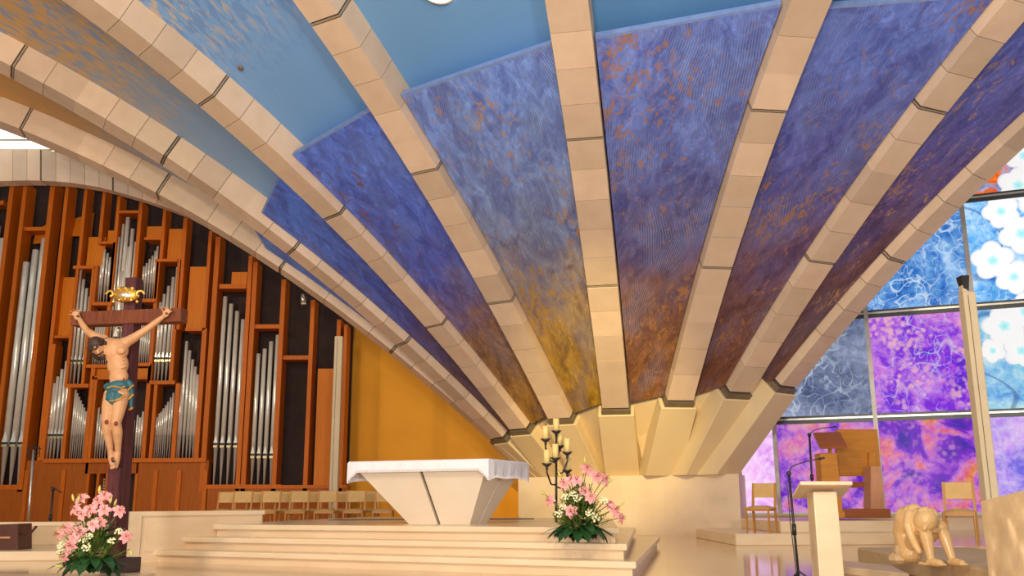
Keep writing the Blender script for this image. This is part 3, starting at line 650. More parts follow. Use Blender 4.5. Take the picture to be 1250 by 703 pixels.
for x, t in ((220, 469), (222.4, 415.6), (227, 427), (231.5, 438), (235.5, 447), (239.3, 456.5), (242, 464)): PIPES.append((x - .8, 480, t, 529, 559, 3.9))
for x, t in ((268.5, 361), (276.5, 370), (284.5, 379), (292.5, 389)): PIPES.append((x, 440, t, 542, 592, 5.6))
for x, t in ((312, 431), (319.5, 425), (327, 416), (334.8, 408)): PIPES.append((x, 470, t, 555, 592, 5.4))
for p in PIPES: pipe(*p)
# ================================================================== ALTAR PLATFORM
FLc, FRc = V((-5.05, 13.25, 0)), V((1.25, 10.0, 0)); BRc, BLc = V((2.56, 17.0, 0)), V((-3.6, 20.2, 0))
fd = (FRc - FLc).normalized(); fn = V((-fd.y, fd.x, 0))       # inward
plat = thing('altar_platform', 'stepped pale marble platform carrying the altar', 'platform', (-1, 14, 0))
def tier(i):
    o = .34 * i
    return [FLc + fn * o + fd * (.30 * i), FRc + fn * o + fd * (-.22 * i), BRc + V((-.42 * i, -.05 * i, 0)), BLc + V((.3 * i, 0, 0)), ]
def inset(poly, d):
    c = sum(poly, V((0, 0, 0))) / len(poly); return [p + (c - p).normalized() * d for p in poly]
for i in range(3):
    t = tier(i); zt = .16 * (i + 1)
    MB().prism([(p.x, p.y) for p in inset(t, .07)], zt - .16, zt - .07).build('riser', 'marble', plat)
    bevel(MB().prism([(p.x, p.y) for p in t], zt - .07, zt).build('tread', 'marble_lip', plat), .012, 2)
# low dais behind for the seats and organ
def slab(name, label, poly, z0, z1, mat, cat='step', bv=.01):
    o = MB().prism([(p[0], p[1]) for p in poly], z0, z1).build(name, mat); bevel(o, bv, 1); return tag(o, label, cat)
slab('choir_dais', 'low stone dais under the row of chairs before the organ', [(-9.5, 20.6), (.0, 20.6), (.0, 26.6), (-9.5, 26.6)], 0, .16, 'marble', 'dais')
# cheek wall left of the steps
def frame_wall(name, label, a, b, depth, z0, z1, cat='low wall'):
    d = (b - a).normalized(); n = V((-d.y, d.x, 0)); L = (b - a).length
    rt = thing(name, label, cat, (a.x, a.y, z0))
    def bx(nm, s0, s1, o0, o1, za, zb2, mat='marble'):
        q = lambda s, o, z: (a + d * s + n * o) * 1.0 + V((0, 0, z))
        return MB().hexa([q(s0, o0, za), q(s1, o0, za), q(s1, o1, za), q(s0, o1, za), q(s0, o0, zb2), q(s1, o0, zb2), q(s1, o1, zb2), q(s0, o1, zb2)]).build(nm, mat, rt)
    bx('wall_core', .02, L - .02, .03, depth, z0, z1 - .06); bx('coping', 0, L, 0, depth, z1 - .06, z1, 'marble_lip')
    bx('stile', .0, .16, .0, .04, z0, z1 - .06); bx('bottom_rail', .16, L, .0, .04, z0, z0 + .1)
    bx('panel', .24, L - .05, .012, .04, z0 + .14, z1 - .12)
    return rt
a = PZ(157, 690, 0); zc = P(157, 624, a.y).z
frame_wall('cheek_wall', 'pale marble low wall between the cross and the steps', V((P(157, 650, 12.9).x, 12.9, 0)), V((P(322, 650, 14.1).x, 14.1, 0)), .35, 0, P(200, 624, 13.2).z)
frame_wall('choir_wall', 'low marble wall behind the flowers at far left', V((P(-60, 650, 15.5).x, 15.5, 0)), V((P(150, 650, 15.5).x, 15.5, 0)), .4, 0, P(60, 637, 15.5).z)
slab('marble_step', 'lower marble step at the far left below the choir wall', [(-9.6, 13.4), (-6.1, 13.6), (-6.0, 15.4), (-9.6, 15.4)], 0, .13, 'marble_lip')
slab('marble_step', 'long foreground marble step edge under the left flowers', [(-8, 8.8), (-3.9, 8.8), (-3.9, 10.7), (-8, 10.7)], -.02, .03, 'marble_lip')
# ================================================================== ALTAR
ALC = P(597, 560, 12.3); aa = math.radians(21)
ad = V((math.cos(aa), -math.sin(aa), 0)); an = V((math.sin(aa), math.cos(aa), 0))
zp = .48; AW, AD = 2.06, 1.42
FRt = V((ALC.x, 12.3, 0))
def AL(s, o, z): return FRt - ad * s + an * o + V((0, 0, z))      # s from front-right to the left, o inward
zt_ = P(597, 566, 12.3).z
bs = (.44, 1.34); bo_ = (.40, .98); TS = (.05, AW - .05); TO = (.05, AD - .05)
alt = thing('altar', 'inverted pyramid stone altar split by dark slits', 'altar', AL(AW / 2, AD / 2, zp))
def mix(a, b, t): return a + (b - a) * t
g = .022
for i in range(2):
    for j in range(2):
        def rng(lo, hi, k): mid = (lo + hi) / 2; return (lo, mid - g) if k == 0 else (mid + g, hi)
        s0, s1 = rng(*bs, i); S0, S1 = rng(*TS, i); o0, o1 = rng(*bo_, j); O0, O1 = rng(*TO, j)
        MB().hexa([AL(s0, o0, zp), AL(s1, o0, zp), AL(s1, o1, zp), AL(s0, o1, zp), AL(S0, O0, zt_), AL(S1, O0, zt_), AL(S1, O1, zt_), AL(S0, O1, zt_)]).build('stone_quarter', 'altar', alt)
e = .05
MB().hexa([AL(bs[0] + e, bo_[0] + e, zp), AL(bs[1] - e, bo_[0] + e, zp), AL(bs[1] - e, bo_[1] - e, zp), AL(bs[0] + e, bo_[1] - e, zp), AL(TS[0] + e, TO[0] + e, zt_), AL(TS[1] - e, TO[0] + e, zt_), AL(TS[1] - e, TO[1] - e, zt_), AL(TS[0] + e, TO[1] - e, zt_)]).build('dark_core', 'slit', alt)
MB().hexa([AL(0, 0, zt_), AL(AW, 0, zt_), AL(AW, AD, zt_), AL(0, AD, zt_), AL(0, 0, zt_ + .05), AL(AW, 0, zt_ + .05), AL(AW, AD, zt_ + .05), AL(0, AD, zt_ + .05)]).build('mensa_slab', 'altar', alt)
# cloth
cl = thing('altar_cloth', 'white linen cloth draped over the altar top', 'cloth', AL(AW / 2, AD / 2, zt_ + .06))
mb = MB(); zc = zt_ + .06; ov = .02
ring = []
NS = 30
def edge(s, o, nx, ny, drop, ph):
    wob = .005 * math.sin(ph * 9.0) * drop / .14
    return AL(s + nx * (ov + wob), o + ny * (ov + wob), zc - drop)
pts = []
for k in range(NS): pts.append((AW * k / NS, 0, 0, -1, .115, k * .5))
for k in range(NS // 2): pts.append((AW, AD * k / (NS // 2), 1, 0, .22 + .008 * math.sin(k), k * .9))
for k in range(NS): pts.append((AW - AW * k / NS, AD, 0, 1, .115, k * .5))
for k in range(NS // 2): pts.append((0, AD - AD * k / (NS // 2), -1, 0, .205 + .008 * math.sin(k * .8), k * .9))
# corners hang lower
n = len(pts); topv = []; mid = []; low = []
for k, (s, o, nx, ny, dr, ph) in enumerate(pts):
    cd = min(math.hypot(s - cs_, o - co_) for cs_ in (0, AW) for co_ in (0, AD)); dr2 = dr + (.13 * max(0, 1 - cd / .12) if ny else .04 * max(0, 1 - cd / .15))
    topv.append(AL(s + nx * .005, o + ny * .005, zc)); mid.append(edge(s, o, nx, ny, .02, 0)); low.append(edge(s, o, nx * 1.2, ny * 1.2, dr2, ph))
mb.mesh(topv + mid + low, [tuple(range(n))] + [(j * n + k, j * n + (k + 1) % n, (j + 1) * n + (k + 1) % n, (j + 1) * n + k) for j in (0, 1) for k in range(n)])
co = mb.build('linen', 'white_cloth', cl); so = co.modifiers.new('thick', 'SOLIDIFY'); so.thickness = .006; so.offset = 1
fr = MB()
for k in range(n):
    a, b = low[k], low[(k + 1) % n]
    for q in range(3):
        c = a.lerp(b, (q + .5) / 3); fr.box(c - V((.008, .004, .03)), c + V((.008, .004, .004)))
fr.build('fringe', 'fringe', cl)
# black microphone base behind the altar
b = PZ(585, 633, .48); ms = thing('floor_microphone', 'small black microphone stand base on the floor behind the altar', 'microphone stand', b)
MB().lathe(b, [(.0, 0), (.14, 0), (.14, .012), (.05, .03), (.012, .04)], 20).build('foot', 'black', ms, True)
MB().tube([b + V((0, 0, .03)), b + V((0, 0, .30))], .012, 8).build('stem', 'black', ms)
tag(MB().prism([(-3.1, 16.2), (.35, 16.2), (.35, 16.9), (-3.1, 16.9)], .4805, .488).build('dark_sheet', 'slit'), 'thin dark sheet lying on the platform behind the altar', 'mat')  # thin dark strip laid across the platform top
# ================================================================== CHAIRS
def chair(label, group):
    c = thing('wooden_chair', label, 'chair', (0, 0, 0), group); w_, d_ = .45, .44
    for sx in (-1, 1):
        MB().tube([(sx * .2, -.19, 0), (sx * .205, -.2, .43)], [.017, .022], 6).build('leg', 'chairwood', c)
        MB().hexa([(sx * .205 - .02, .19, 0), (sx * .205 + .02, .19, 0), (sx * .205 + .02, .23, 0), (sx * .205 - .02, .23, 0), (sx * .205 - .02, .17, .45), (sx * .205 + .02, .17, .45), (sx * .205 + .02, .21, .45), (sx * .205 - .02, .21, .45)]).build('leg', 'chairwood', c)
        MB().hexa([(sx * .205 - .02, .17, .45), (sx * .205 + .02, .17, .45), (sx * .205 + .02, .21, .45), (sx * .205 - .02, .21, .45), (sx * .205 - .018, .26, .88), (sx * .205 + .018, .26, .88), (sx * .205 + .018, .29, .88), (sx * .205 - .018, .29, .88)]).build('back_post', 'chairwood', c)
    MB().box((-.215, -.21, .38), (.215, .2, .43)).build('seat_apron', 'chairwood', c)
    s = MB(); vs = []; N = 8
    for j in range(N + 1):
        for i in range(N + 1):
            x = -1 + 2 * i / N; y = -1 + 2 * j / N; vs.append((x * .22, y * .21 - .01, .435 + .045 * (1 - x ** 4) * (1 - y ** 4)))
    s.mesh(vs, [(j * (N + 1) + i, j * (N + 1) + i + 1, (j + 1) * (N + 1) + i + 1, (j + 1) * (N + 1) + i) for j in range(N) for i in range(N)])
    s.box((-.22, -.22, .425), (.22, .20, .436)); s.build('seat', 'chairpad', c, True)
    bevel(MB().hexa([(-.188, .205, .62), (.188, .205, .62), (.188, .235, .62), (-.188, .235, .62), (-.188, .25, .875), (.188, .25, .875), (.188, .28, .875), (-.188, .28, .875)]).build('backrest', 'chairpad', c), .01, 2)
    return c
ORD = ['first', 'second', 'third', 'fourth', 'fifth', 'sixth']
ch = chair('first wooden chair from the left in the front row before the organ', 'chairs in rows before the organ')
def row(d, px0, step, n, rowname, z):
    global used
    for k in range(n):
        c = P(px0 + step * k, 640, d); c.z = z; lab = ORD[k] + ' wooden chair from the left in the ' + rowname + ' row before the organ'
        if not used: ch.location = c; used = True
        else: dup(ch, c, 0, lab)
used = False
row(21.6, 291, 35.2, 6, 'front', .161); row(22.9, 272, 35.4, 6, 'back', .161)
# ================================================================== CRUCIFIX
DC = 11.2; CA = math.radians(-9)
cx0 = P(157, 480, DC); cdx = V((math.cos(CA), math.sin(CA), 0)); cdy = V((-math.sin(CA), math.cos(CA), 0))   # along beam, into depth
CO = V((P(141, 640, DC).x, DC, 0))
cr = thing('wooden_cross', 'tall dark wooden cross standing before the organ', 'cross', CO)
def CP(s, o, z): return CO + cdx * (s - .023 * z) + cdy * o + V((0, 0, z))
def BP(px, py, o):     # point of the cross's own front plane, moved by o in its depth
    r = ray(px, py); t = (CO + cdy * o - EYE).dot(cdy) / r.dot(cdy); return EYE + r * t
def cbox(name, s0, s1, o0, o1, z0, z1, mat, par, bv=.008):
    o = MB().hexa([CP(s0, o0, z0), CP(s1, o0, z0), CP(s1, o1, z0), CP(s0, o1, z0), CP(s0, o0, z1), CP(s1, o0, z1), CP(s1, o1, z1), CP(s0, o1, z1)]).build(name, mat, par)
    return bevel(o, bv, 1)
zT = P(158, 338, DC).z; zB1 = P(155, 378, DC).z; zB0 = P(155, 395, DC).z
lean = .023 * zB0; sL = (BP(88, 388, 0) - CO).dot(cdx) + lean; sR = (BP(222, 385, 0) - CO).dot(cdx) + lean
cbox('upright_beam', -.075, .075, .0, .17, .0, zT, 'crossv', cr); cbox('cross_beam', sL, sR, -.02, .15, zB0, zB1, 'cross', cr)
cbox('foot_rest', -.075, .075, -.09, .0, P(140, 640, DC).z, P(140, 571, DC).z, 'crossv', cr)
cbox('base_block', -.12, .20, -.05, .28, .0, .16, 'pot', cr)
# gilt cartouche
ti = thing('gilt_cartouche', 'gilded scroll cartouche on top of the cross', 'cartouche', CP(.0, -.03, P(153, 360, DC).z))
def TP(px, py, o):
    px, py = 153 + (px - 153) * 1.2, 360 + (py - 360) * 1.15
    return BP(px, py, o - .05)
mb = MB(); ol = [(140, 356), (146, 352), (153, 350.5), (160, 352), (166, 355), (168, 361), (164, 366), (157, 368), (150, 368.5), (143, 366), (139, 361)]
vs = [TP(x, y, .02) for x, y in ol] + [TP(153 + (x - 153) * .8, 360 + (y - 360) * .8, -.03) for x, y in ol]; k = len(ol)
mb.mesh(vs + [TP(153, 360, .02), TP(153, 360, -.04)], [(i, (i + 1) % k, k + (i + 1) % k, k + i) for i in range(k)] + [(k + i, k + (i + 1) % k, 2 * k + 1) for i in range(k)] + [((i + 1) % k, i, 2 * k) for i in range(k)])
mb.build('shield', 'gold', ti, True)
MB().ball(TP(153, 360.5, -.04), (.085, .02, .038), 16, 8).build('silver_field', 'silver', ti, True)
for sx, cxp in ((-1, 139), (1, 167)):
    pts = []
    for q in range(16):
        a = q / 15 * 4.6; rr = .055 - .0022 * q; c = TP(cxp, 358, -.02); pts.append(c + V((sx * (rr * math.cos(a) + .01), -.004 * q * .3, rr * math.sin(a) - .02)))
    MB().tube(pts, [.016] * 15 + [.02], 7).build('scroll', 'gold', ti, True)
for q in range(5): MB().ball(TP(141 + 6 * q, 367 - 2.5 * math.sin(q * .8), -.035), (.022, .02, .022), 8, 6).build('leaf_knob', 'gold', ti, True)
for q in range(3): MB().ball(TP(146 + 7 * q, 353, -.03), (.03, .018, .02), 8, 6).build('leaf_knob', 'gold', ti, True)
# corpus: one continuous carved figure
cor = thing('crucified_figure', 'painted carved figure with outstretched arms hanging on the cross', 'figure', BP(140, 570, -.1))
mb = MB()
def limb(pts, rads, n=12, flat=1.0): mb.tube(pts, rads, n, flat); [mb.ball(p, r * .98, 10, 6) for p, r in zip(pts, rads)]
chest, waist, pelv = BP(141, 432, -.17), BP(145, 458, -.17), BP(143, 474, -.17)
shL, shR = BP(126, 415, -.15), BP(152, 419, -.13)
RX = Matrix.Rotation(0, 3, 'Y')
mb.ball(BP(141, 428, -.165), (.155, .10, .15), 16, 10, Matrix.Rotation(math.radians(-8), 3, 'Y'))
mb.ball(BP(140, 421, -.16), (.15, .085, .08), 16, 10)
mb.ball(BP(144, 445, -.165), (.125, .088, .15), 16, 10, Matrix.Rotation(math.radians(-8), 3, 'Y'))
mb.ball(BP(145, 460, -.165), (.112, .085, .11), 16, 10)
mb.ball(BP(143, 474, -.165), (.135, .10, .10), 16, 10)
mb.ball(BP(136, 428, -.235), (.06, .03, .045), 10, 6); mb.ball(BP(147, 428, -.23), (.06, .03, .045), 10, 6)     # pectorals
for a_, b_ in ((137, 150), ):
    for k in range(4): mb.ball(BP(133 + .8 * k, 436 + 4.5 * k, -.19), (.045, .05, .013), 8, 5, Matrix.Rotation(.5, 3, 'Y')); mb.ball(BP(150 + .3 * k, 436 + 4.5 * k, -.185), (.045, .05, .013), 8, 5, Matrix.Rotation(-.5, 3, 'Y'))
# arms
hL, hR = BP(97, 389, -.06), BP(200, 386, -.06)
eL, eR = BP(106, 404, -.10), BP(179, 402, -.10)
limb([shL, BP(117, 411, -.13), eL, BP(100, 395, -.08), hL], [.062, .055, .041, .036, .026])
limb([shR, BP(164, 412, -.12), eR, BP(192, 392, -.07), hR], [.066, .056, .042, .037, .026])
mb.ball(shL, (.075, .07, .07)); mb.ball(shR, (.08, .07, .075))
for h, dx, dz in ((hL, -1, 1), (hR, 1, 1)):
    pc = h + V((dx * .025, -.015, .025)); mb.ball(pc, (.042, .022, .045), 10, 6)
    for k in range(4):
        a = math.radians(20 + 24 * k); d1 = V((dx * math.cos(a), -.25, math.sin(a))).normalized(); Lf = (.075, .085, .08, .062)[k]
        p0 = pc + V((dx * math.cos(a), 0, math.sin(a))) * .03; p1 = p0 + d1 * Lf * .55; p2 = p1 + (d1 + V((0, -1.0, -.35))).normalized() * Lf * .5
        mb.tube([p0, p1, p2], [.0115, .010, .0085], 7)
    p0 = pc + V((-dx * .02, -.01, .02)); p1 = p0 + V((-dx * .02, -.03, .035)); mb.tube([p0, p1, p1 + V((dx * .01, -.02, .02))], [.012, .011, .009], 7)
# neck and head, sunk toward its right shoulder
hd = BP(119.5, 424, -.27)
limb([BP(136, 418, -.16), BP(128, 419, -.21), hd + V((.03, .03, .02))], [.06, .055, .055])
RH = Matrix.Rotation(math.radians(-30), 3, 'Y') @ Matrix.Rotation(math.radians(42), 3, 'X')
mb.ball(hd, (.075, .092, .105), 14, 10, RH)
mb.ball(hd + RH @ V((0, -.03, -.075)), (.052, .055, .05), 12, 8, RH)                       # jaw
mb.tube([hd + RH @ V((0, -.085, .02)), hd + RH @ V((0, -.112, -.03))], [.012, .018], 8)     # nose
mb.ball(hd + RH @ V((0, -.085, -.062)), (.026, .012, .008), 8, 5, RH)                      # mouth
for sx in (-1, 1):
    mb.ball(hd + RH @ V((sx * .03, -.084, .022)), (.02, .012, .008), 8, 5, RH); mb.ball(hd + RH @ V((sx * .076, .0, -.01)), (.012, .022, .032), 8, 6, RH)
# legs
limb([BP(137, 480, -.17), BP(133, 496, -.22), BP(130, 514, -.29), BP(131, 527, -.25), BP(134, 541, -.20), BP(135, 551, -.17)], [.092, .082, .06, .058, .042, .034])
limb([BP(149, 480, -.17), BP(145.5, 497, -.22), BP(141.5, 516, -.29), BP(143.5, 528, -.25), BP(144, 541, -.20), BP(144, 551, -.17)], [.092, .082, .06, .058, .042, .034])
for x0, x1, o in ((135, 138, -.19), (144, 141, -.15)):
    limb([BP(x0, 551, -.165), BP((x0 + x1) / 2, 559, o - .02), BP(x1, 566, o - .02), BP(x1 + .3, 570, o)], [.036, .042, .040, .026])
    for k in range(5):
        p = BP(x1 - 2.4 + 1.2 * k, 570 - .3 * abs(k - 1), o - .02); mb.tube([p, p + V((0, -.012, -.028 + .003 * k))], [.012, .010], 7)
body = remesh_obj(mb, 'body', 'skin', .0075, cor, 3)
# hair and beard
hb = MB(); hb.ball(hd + RH @ V((0, .02, .035)), (.092, .10, .10), 14, 9, RH); hb.ball(hd + RH @ V((0, .035, -.05)), (.08, .06, .08), 12, 8, RH)
for sx in (-1, 1):
    hb.tube([hd + RH @ V((sx * .075, .02, .05)), hd + RH @ V((sx * .092, .015, -.03)), hd + RH @ V((sx * .085, .005, -.11)), hd + RH @ V((sx * .07, .0, -.17))], [.03, .032, .028, .012], 8)
hb.tube([BP(127, 415, -.2), BP(134, 415.5, -.2), BP(140, 417, -.22)], [.03, .022, .010], 8)
hb.ball(hd + RH @ V((0, -.062, -.105)), (.042, .04, .045), 10, 7, RH); hb.tube([hd + RH @ V((-.045, -.07, -.05)), hd + RH @ V((0, -.1, -.047)), hd + RH @ V((.045, -.07, -.05))], [.01, .012, .01], 6)
remesh_obj(hb, 'hair', 'hair', .008, cor, 2)
tw = MB(); pts = []
for k in range(25):
    a = 2 * math.pi * k / 24; pts.append(hd + RH @ V((.086 * math.cos(a), .098 * math.sin(a), .05 + .012 * math.sin(5 * a))))
tw.tube(pts, .013, 6)
for k in range(10):
    a = 2 * math.pi * k / 10; p = hd + RH @ V((.09 * math.cos(a), .1 * math.sin(a), .05)); tw.tube([p, p + RH @ V((.035 * math.cos(a), .035 * math.sin(a), .03))], [.006, .001], 5)
tw.build('crown_of_thorns', 'hair', cor, True)
# loincloth with hanging end
lc = MB(); lc.ball(BP(142.5, 474, -.165), (.155, .125, .075), 18, 10, Matrix.Rotation(math.radians(10), 3, 'Y')); lc.ball(BP(140, 483, -.20), (.10, .11, .09), 14, 8); lc.ball(BP(147, 470, -.16), (.13, .12, .06), 14, 8)
lc.tube([BP(136, 485, -.235), BP(140, 493, -.27)], [.08, .03], 10); lc.tube([BP(146, 482, -.23), BP(141, 492, -.265)], [.08, .035], 10)
lc.tube([BP(155, 465, -.16), BP(159, 468, -.14), BP(160.5, 478, -.12), BP(160, 490, -.11), BP(160, 500, -.11)], [.05, .062, .058, .05, .035], 10, .6)
lo = remesh_obj(lc, 'loincloth', 'teal', .011, cor, 2)
for pts in ([(131, 474), (136, 471.5), (142, 472), (148, 474), (153, 471)], [(134, 489), (140, 489), (147, 486), (153, 482)], [(156.5, 476), (160, 472), (163, 470)], [(157, 487), (160, 484), (163, 481)], [(157.5, 500), (160, 499), (162, 497)]):
    MB().tube([BP(x, y, -.30 if x < 154 else -.19) for x, y in pts], .011, 6).build('gold_hem', 'gold', lo)
for x, y, o, r in ((129.8, 515, -.345, .022), (141.3, 517, -.345, .022), (137, 560, -.25, .018), (151, 463, -.255, .012)): MB().ball(BP(x, y, o), (r, .012, r * 1.2), 8, 6).build('wound', 'blood', cor, True)
for x, y, o in ((95, 386, -.11), (203.5, 382.5, -.09), (138, 563, -.26)): 
    p = BP(x, y, o); MB().tube([p + V((0, -.015, 0)), p + V((0, .1, 0))], [.014, .006], 8).build('nail', 'black', cor)
# ================================================================== FLOWERS
def petal_pts(L, wd, curl, segs=5):
    out = []
    for i in range(segs + 1):
        t = i / segs; r = L * (t - .25 * t * t * curl); z = L * (.55 * t - .75 * curl * t * t); ww = wd * math.sin(math.pi * min(1, t * .93 + .05)) ** .8
        out.append((r, z, ww))
    return out
def lily_mesh():
    mb = MB()
    for k in range(6):
        a = k * math.pi / 3 + (.1 if k % 2 else 0); pp = petal_pts(.105 if k % 2 else .112, .022 if k % 2 else .030, .85)
        R = Matrix.Rotation(a, 3, 'Z'); vs = []
        for r, z, ww in pp: vs += [R @ V((r, -ww, z + .25 * ww)), R @ V((r, 0, z)), R @ V((r, ww, z + .25 * ww))]
        mb.mesh(vs, [(3 * i + j, 3 * i + 3 + j, 3 * i + 4 + j, 3 * i + 1 + j) for i in range(5) for j in (0, 1)])
    return mb.data('lily', M['petal'], V((0, 0, 0)), True)
def stamen_mesh():
    mb = MB()
    for k in range(5):
        a = k * 1.26; d = V((math.cos(a) * .02, math.sin(a) * .02, .07)); mb.tube([(0, 0, .01), d], .0025, 4); mb.ball(d, (.007, .007, .004), 6, 4)
    return mb.data('stamen', M['stamen'])
def bud_mesh(): return MB().lathe((0, 0, 0), [(.002, 0), (.013, .02), (.016, .045), (.011, .075), (.002, .095)], 8).data('lily_bud', M['bud'], V((0, 0, 0)), True)
def wf_mesh():
    mb = MB(); rnd = random.Random(3)
    for k in range(15):
        a = rnd.uniform(0, 6.28); r = math.sqrt(rnd.random()) * .045; c = V((r * math.cos(a), r * math.sin(a), .03 - r * r * 8)); mb.ball(c, (.013, .013, .009), 6, 4)
    return mb.data('white_blossom', M['whitefl'], V((0, 0, 0)), True)
def leaf_mesh(L, wd, droop):
    mb = MB(); N = 6; vs = []
    for i in range(N + 1):
        t = i / N; ww = wd * math.sin(math.pi * (t * .92 + .05)) ** .7 if t < 1 else .002
        c = V((L * t * (1 - .15 * t), 0, -droop * t * t * L)); vs += [c + V((0, -ww, ww * .3)), c, c + V((0, ww, ww * .3))]
    mb.mesh(vs, [(3 * i + j, 3 * i + 3 + j, 3 * i + 4 + j, 3 * i + 1 + j) for i in range(N) for j in (0, 1)])
    return mb.data('leaf', M['leaf'], V((0, 0, 0)), True)
LM, SM_, BM, WM = lily_mesh(), stamen_mesh(), bud_mesh(), wf_mesh(); LF1, LF2, LF3 = leaf_mesh(.24, .055, .55), leaf_mesh(.30, .018, .35), leaf_mesh(.17, .06, .4)
def put(me, name, parent, loc, dirv, spin=0.0, sc=1.0, sub=None):
    o = bpy.data.objects.new(name, me); COL.objects.link(o); o.parent = parent; o.location = loc
    q = V(dirv).normalized().to_track_quat('Z', 'Y'); o.rotation_mode = 'QUATERNION'; o.rotation_quaternion = q @ Matrix.Rotation(spin, 3, 'Z').to_quaternion(); o.scale = (sc, sc, sc); return o
def putleaf(me, parent, loc, az, elev, sc=1.0):
    o = bpy.data.objects.new('leaf', me); COL.objects.link(o); o.parent = parent; o.location = loc; o.rotation_euler = (0, -elev, az); o.scale = (sc, sc, sc); return o
def bouquet(label, base, lilies, whites, buds, rad, height, seed, fol=1.0):
    rnd = random.Random(seed); b = V(base); rt = thing('flower_arrangement', label, 'flowers', b, 'flower arrangements by the steps')
    MB().lathe(b, [(.0, 0), (.13, 0), (.16, .05), (.17, .10), (.15, .11), (.01, .11)], 20).build('bowl', 'pot', rt, True)
    stem = MB(); sp = MB()
    def local(px, py, dy): q = P(px, py, b.y + dy); return q - b
    for px, py, dy, dv in lilies:
        l = local(px, py, dy); o = put(LM, 'lily', rt, l, dv, rnd.uniform(0, 1), rnd.uniform(.82, 1.02))
        s_ = bpy.data.objects.new('stamen', SM_); COL.objects.link(s_); s_.parent = o
        stem.tube([b + V((0, 0, .1)), b + V((l.x * .4, l.y * .4, .1 + (l.z - .1) * .6)), b + l - V(dv).normalized() * .01], .005, 5)
    for px, py, dy in whites:
        l = local(px, py, dy); put(WM, 'white_blossom', rt, l, (l.x * .5, -1, .8), rnd.uniform(0, 6), rnd.uniform(.85, 1.1)); stem.tube([b + V((0, 0, .1)), b + l], .004, 4)
    for px, py, dy, dv in buds:
        l = local(px, py, dy); put(BM, 'lily_bud', rt, l, dv, 0, rnd.uniform(.8, 1.1)); stem.tube([b + V((0, 0, .1)), b + V((l.x * .5, l.y * .5, l.z * .7)), b + l], .004, 4)
    stem.build('stems', 'leaf2', rt)
    for k in range(46):
        az = rnd.uniform(0, 6.28); z = rnd.uniform(.08, height * .55); r = rnd.uniform(.02, .12)
        putleaf(LF3, rt, V((r * math.cos(az), r * math.sin(az), z)), az, rnd.uniform(-.2, .9), rnd.uniform(.6, 1.1))
    for k in range(22):
        az = 2 * math.pi * k / 22 + rnd.uniform(-.1, .1); putleaf(LF1, rt, V((.11 * math.cos(az), .11 * math.sin(az), .13 + rnd.uniform(0, .08))), az, rnd.uniform(-.15, .25), rnd.uniform(.8, 1.15))
    for az in (3.3, 3.0, -.15, .2, -.5, 3.7): putleaf(LF2, rt, V((.12 * math.cos(az), .12 * math.sin(az), .16)), az, rnd.uniform(-.1, .2), rnd.uniform(.9, 1.2))
    for k in range(int(300 * fol)):
        az = rnd.uniform(0, 6.28); el = rnd.uniform(.15, 1.5); R_ = rad * rnd.uniform(.55, 1.0); tip = V((R_ * math.cos(el) * math.cos(az), R_ * math.cos(el) * math.sin(az), .14 + height * .72 * math.sin(el) * rnd.uniform(.6, 1)))
        st = tip * .55 + V((0, 0, .04)); sp.tube([b + st, b + tip], .0025, 4)
        for q in range(6):
            p = b + st.lerp(tip, q / 5 * .9 + .1); d = V((rnd.uniform(-1, 1), rnd.uniform(-1, 1), rnd.uniform(-.2, 1))).normalized() * .036; n = d.cross(V((0, 0, 1))).normalized() * .010
            sp.face([p, p + d * .5 + n, p + d, p + d * .5 - n])
    so = sp.build('foliage_sprigs', 'leaf2', rt); so['kind'] = 'stuff'
    return rt
def D3(x, z=.5): return (x, -1, z)
bouquet('pink lily arrangement on the altar steps beside the candelabrum', (P(707, 655, 10.55).x, 10.55, .325),
        [(716, 573, .0, D3(.2, .8)), (727, 582, -.05, D3(.6, .4)), (737, 585, .0, D3(1.2, .5)), (704, 587, -.05, D3(-.1, .7)), (690, 590, .0, D3(-.7, .5)), (697, 586, .1, D3(-.3, .8)), (720, 607, -.16, D3(.2, .4)), (697, 624, -.18, D3(-.2, .2)),
         (672, 611, -.02, D3(-1.1, .4)), (749, 622, -.03, D3(1.0, .3)), (757, 632, .0, D3(1.2, .0)), (743, 616, .03, D3(.8, .7)), (713, 600, -.12, D3(0, .5))],
        [(705, 609, -.15), (687, 619, -.16), (720, 627, -.18), (736, 612, -.08), (690, 608, -.1), (682, 628, -.12), (727, 634, -.16), (700, 604, -.12)],
        [(666, 604, 0, (-1, -.3, .6)), (714, 566, .05, (0, 0, 1)), (741, 590, .05, (.8, 0, .6)), (756, 618, .05, (1, 0, .8)), (685, 583, .05, (-.5, 0, 1))], .36, .75, 5)
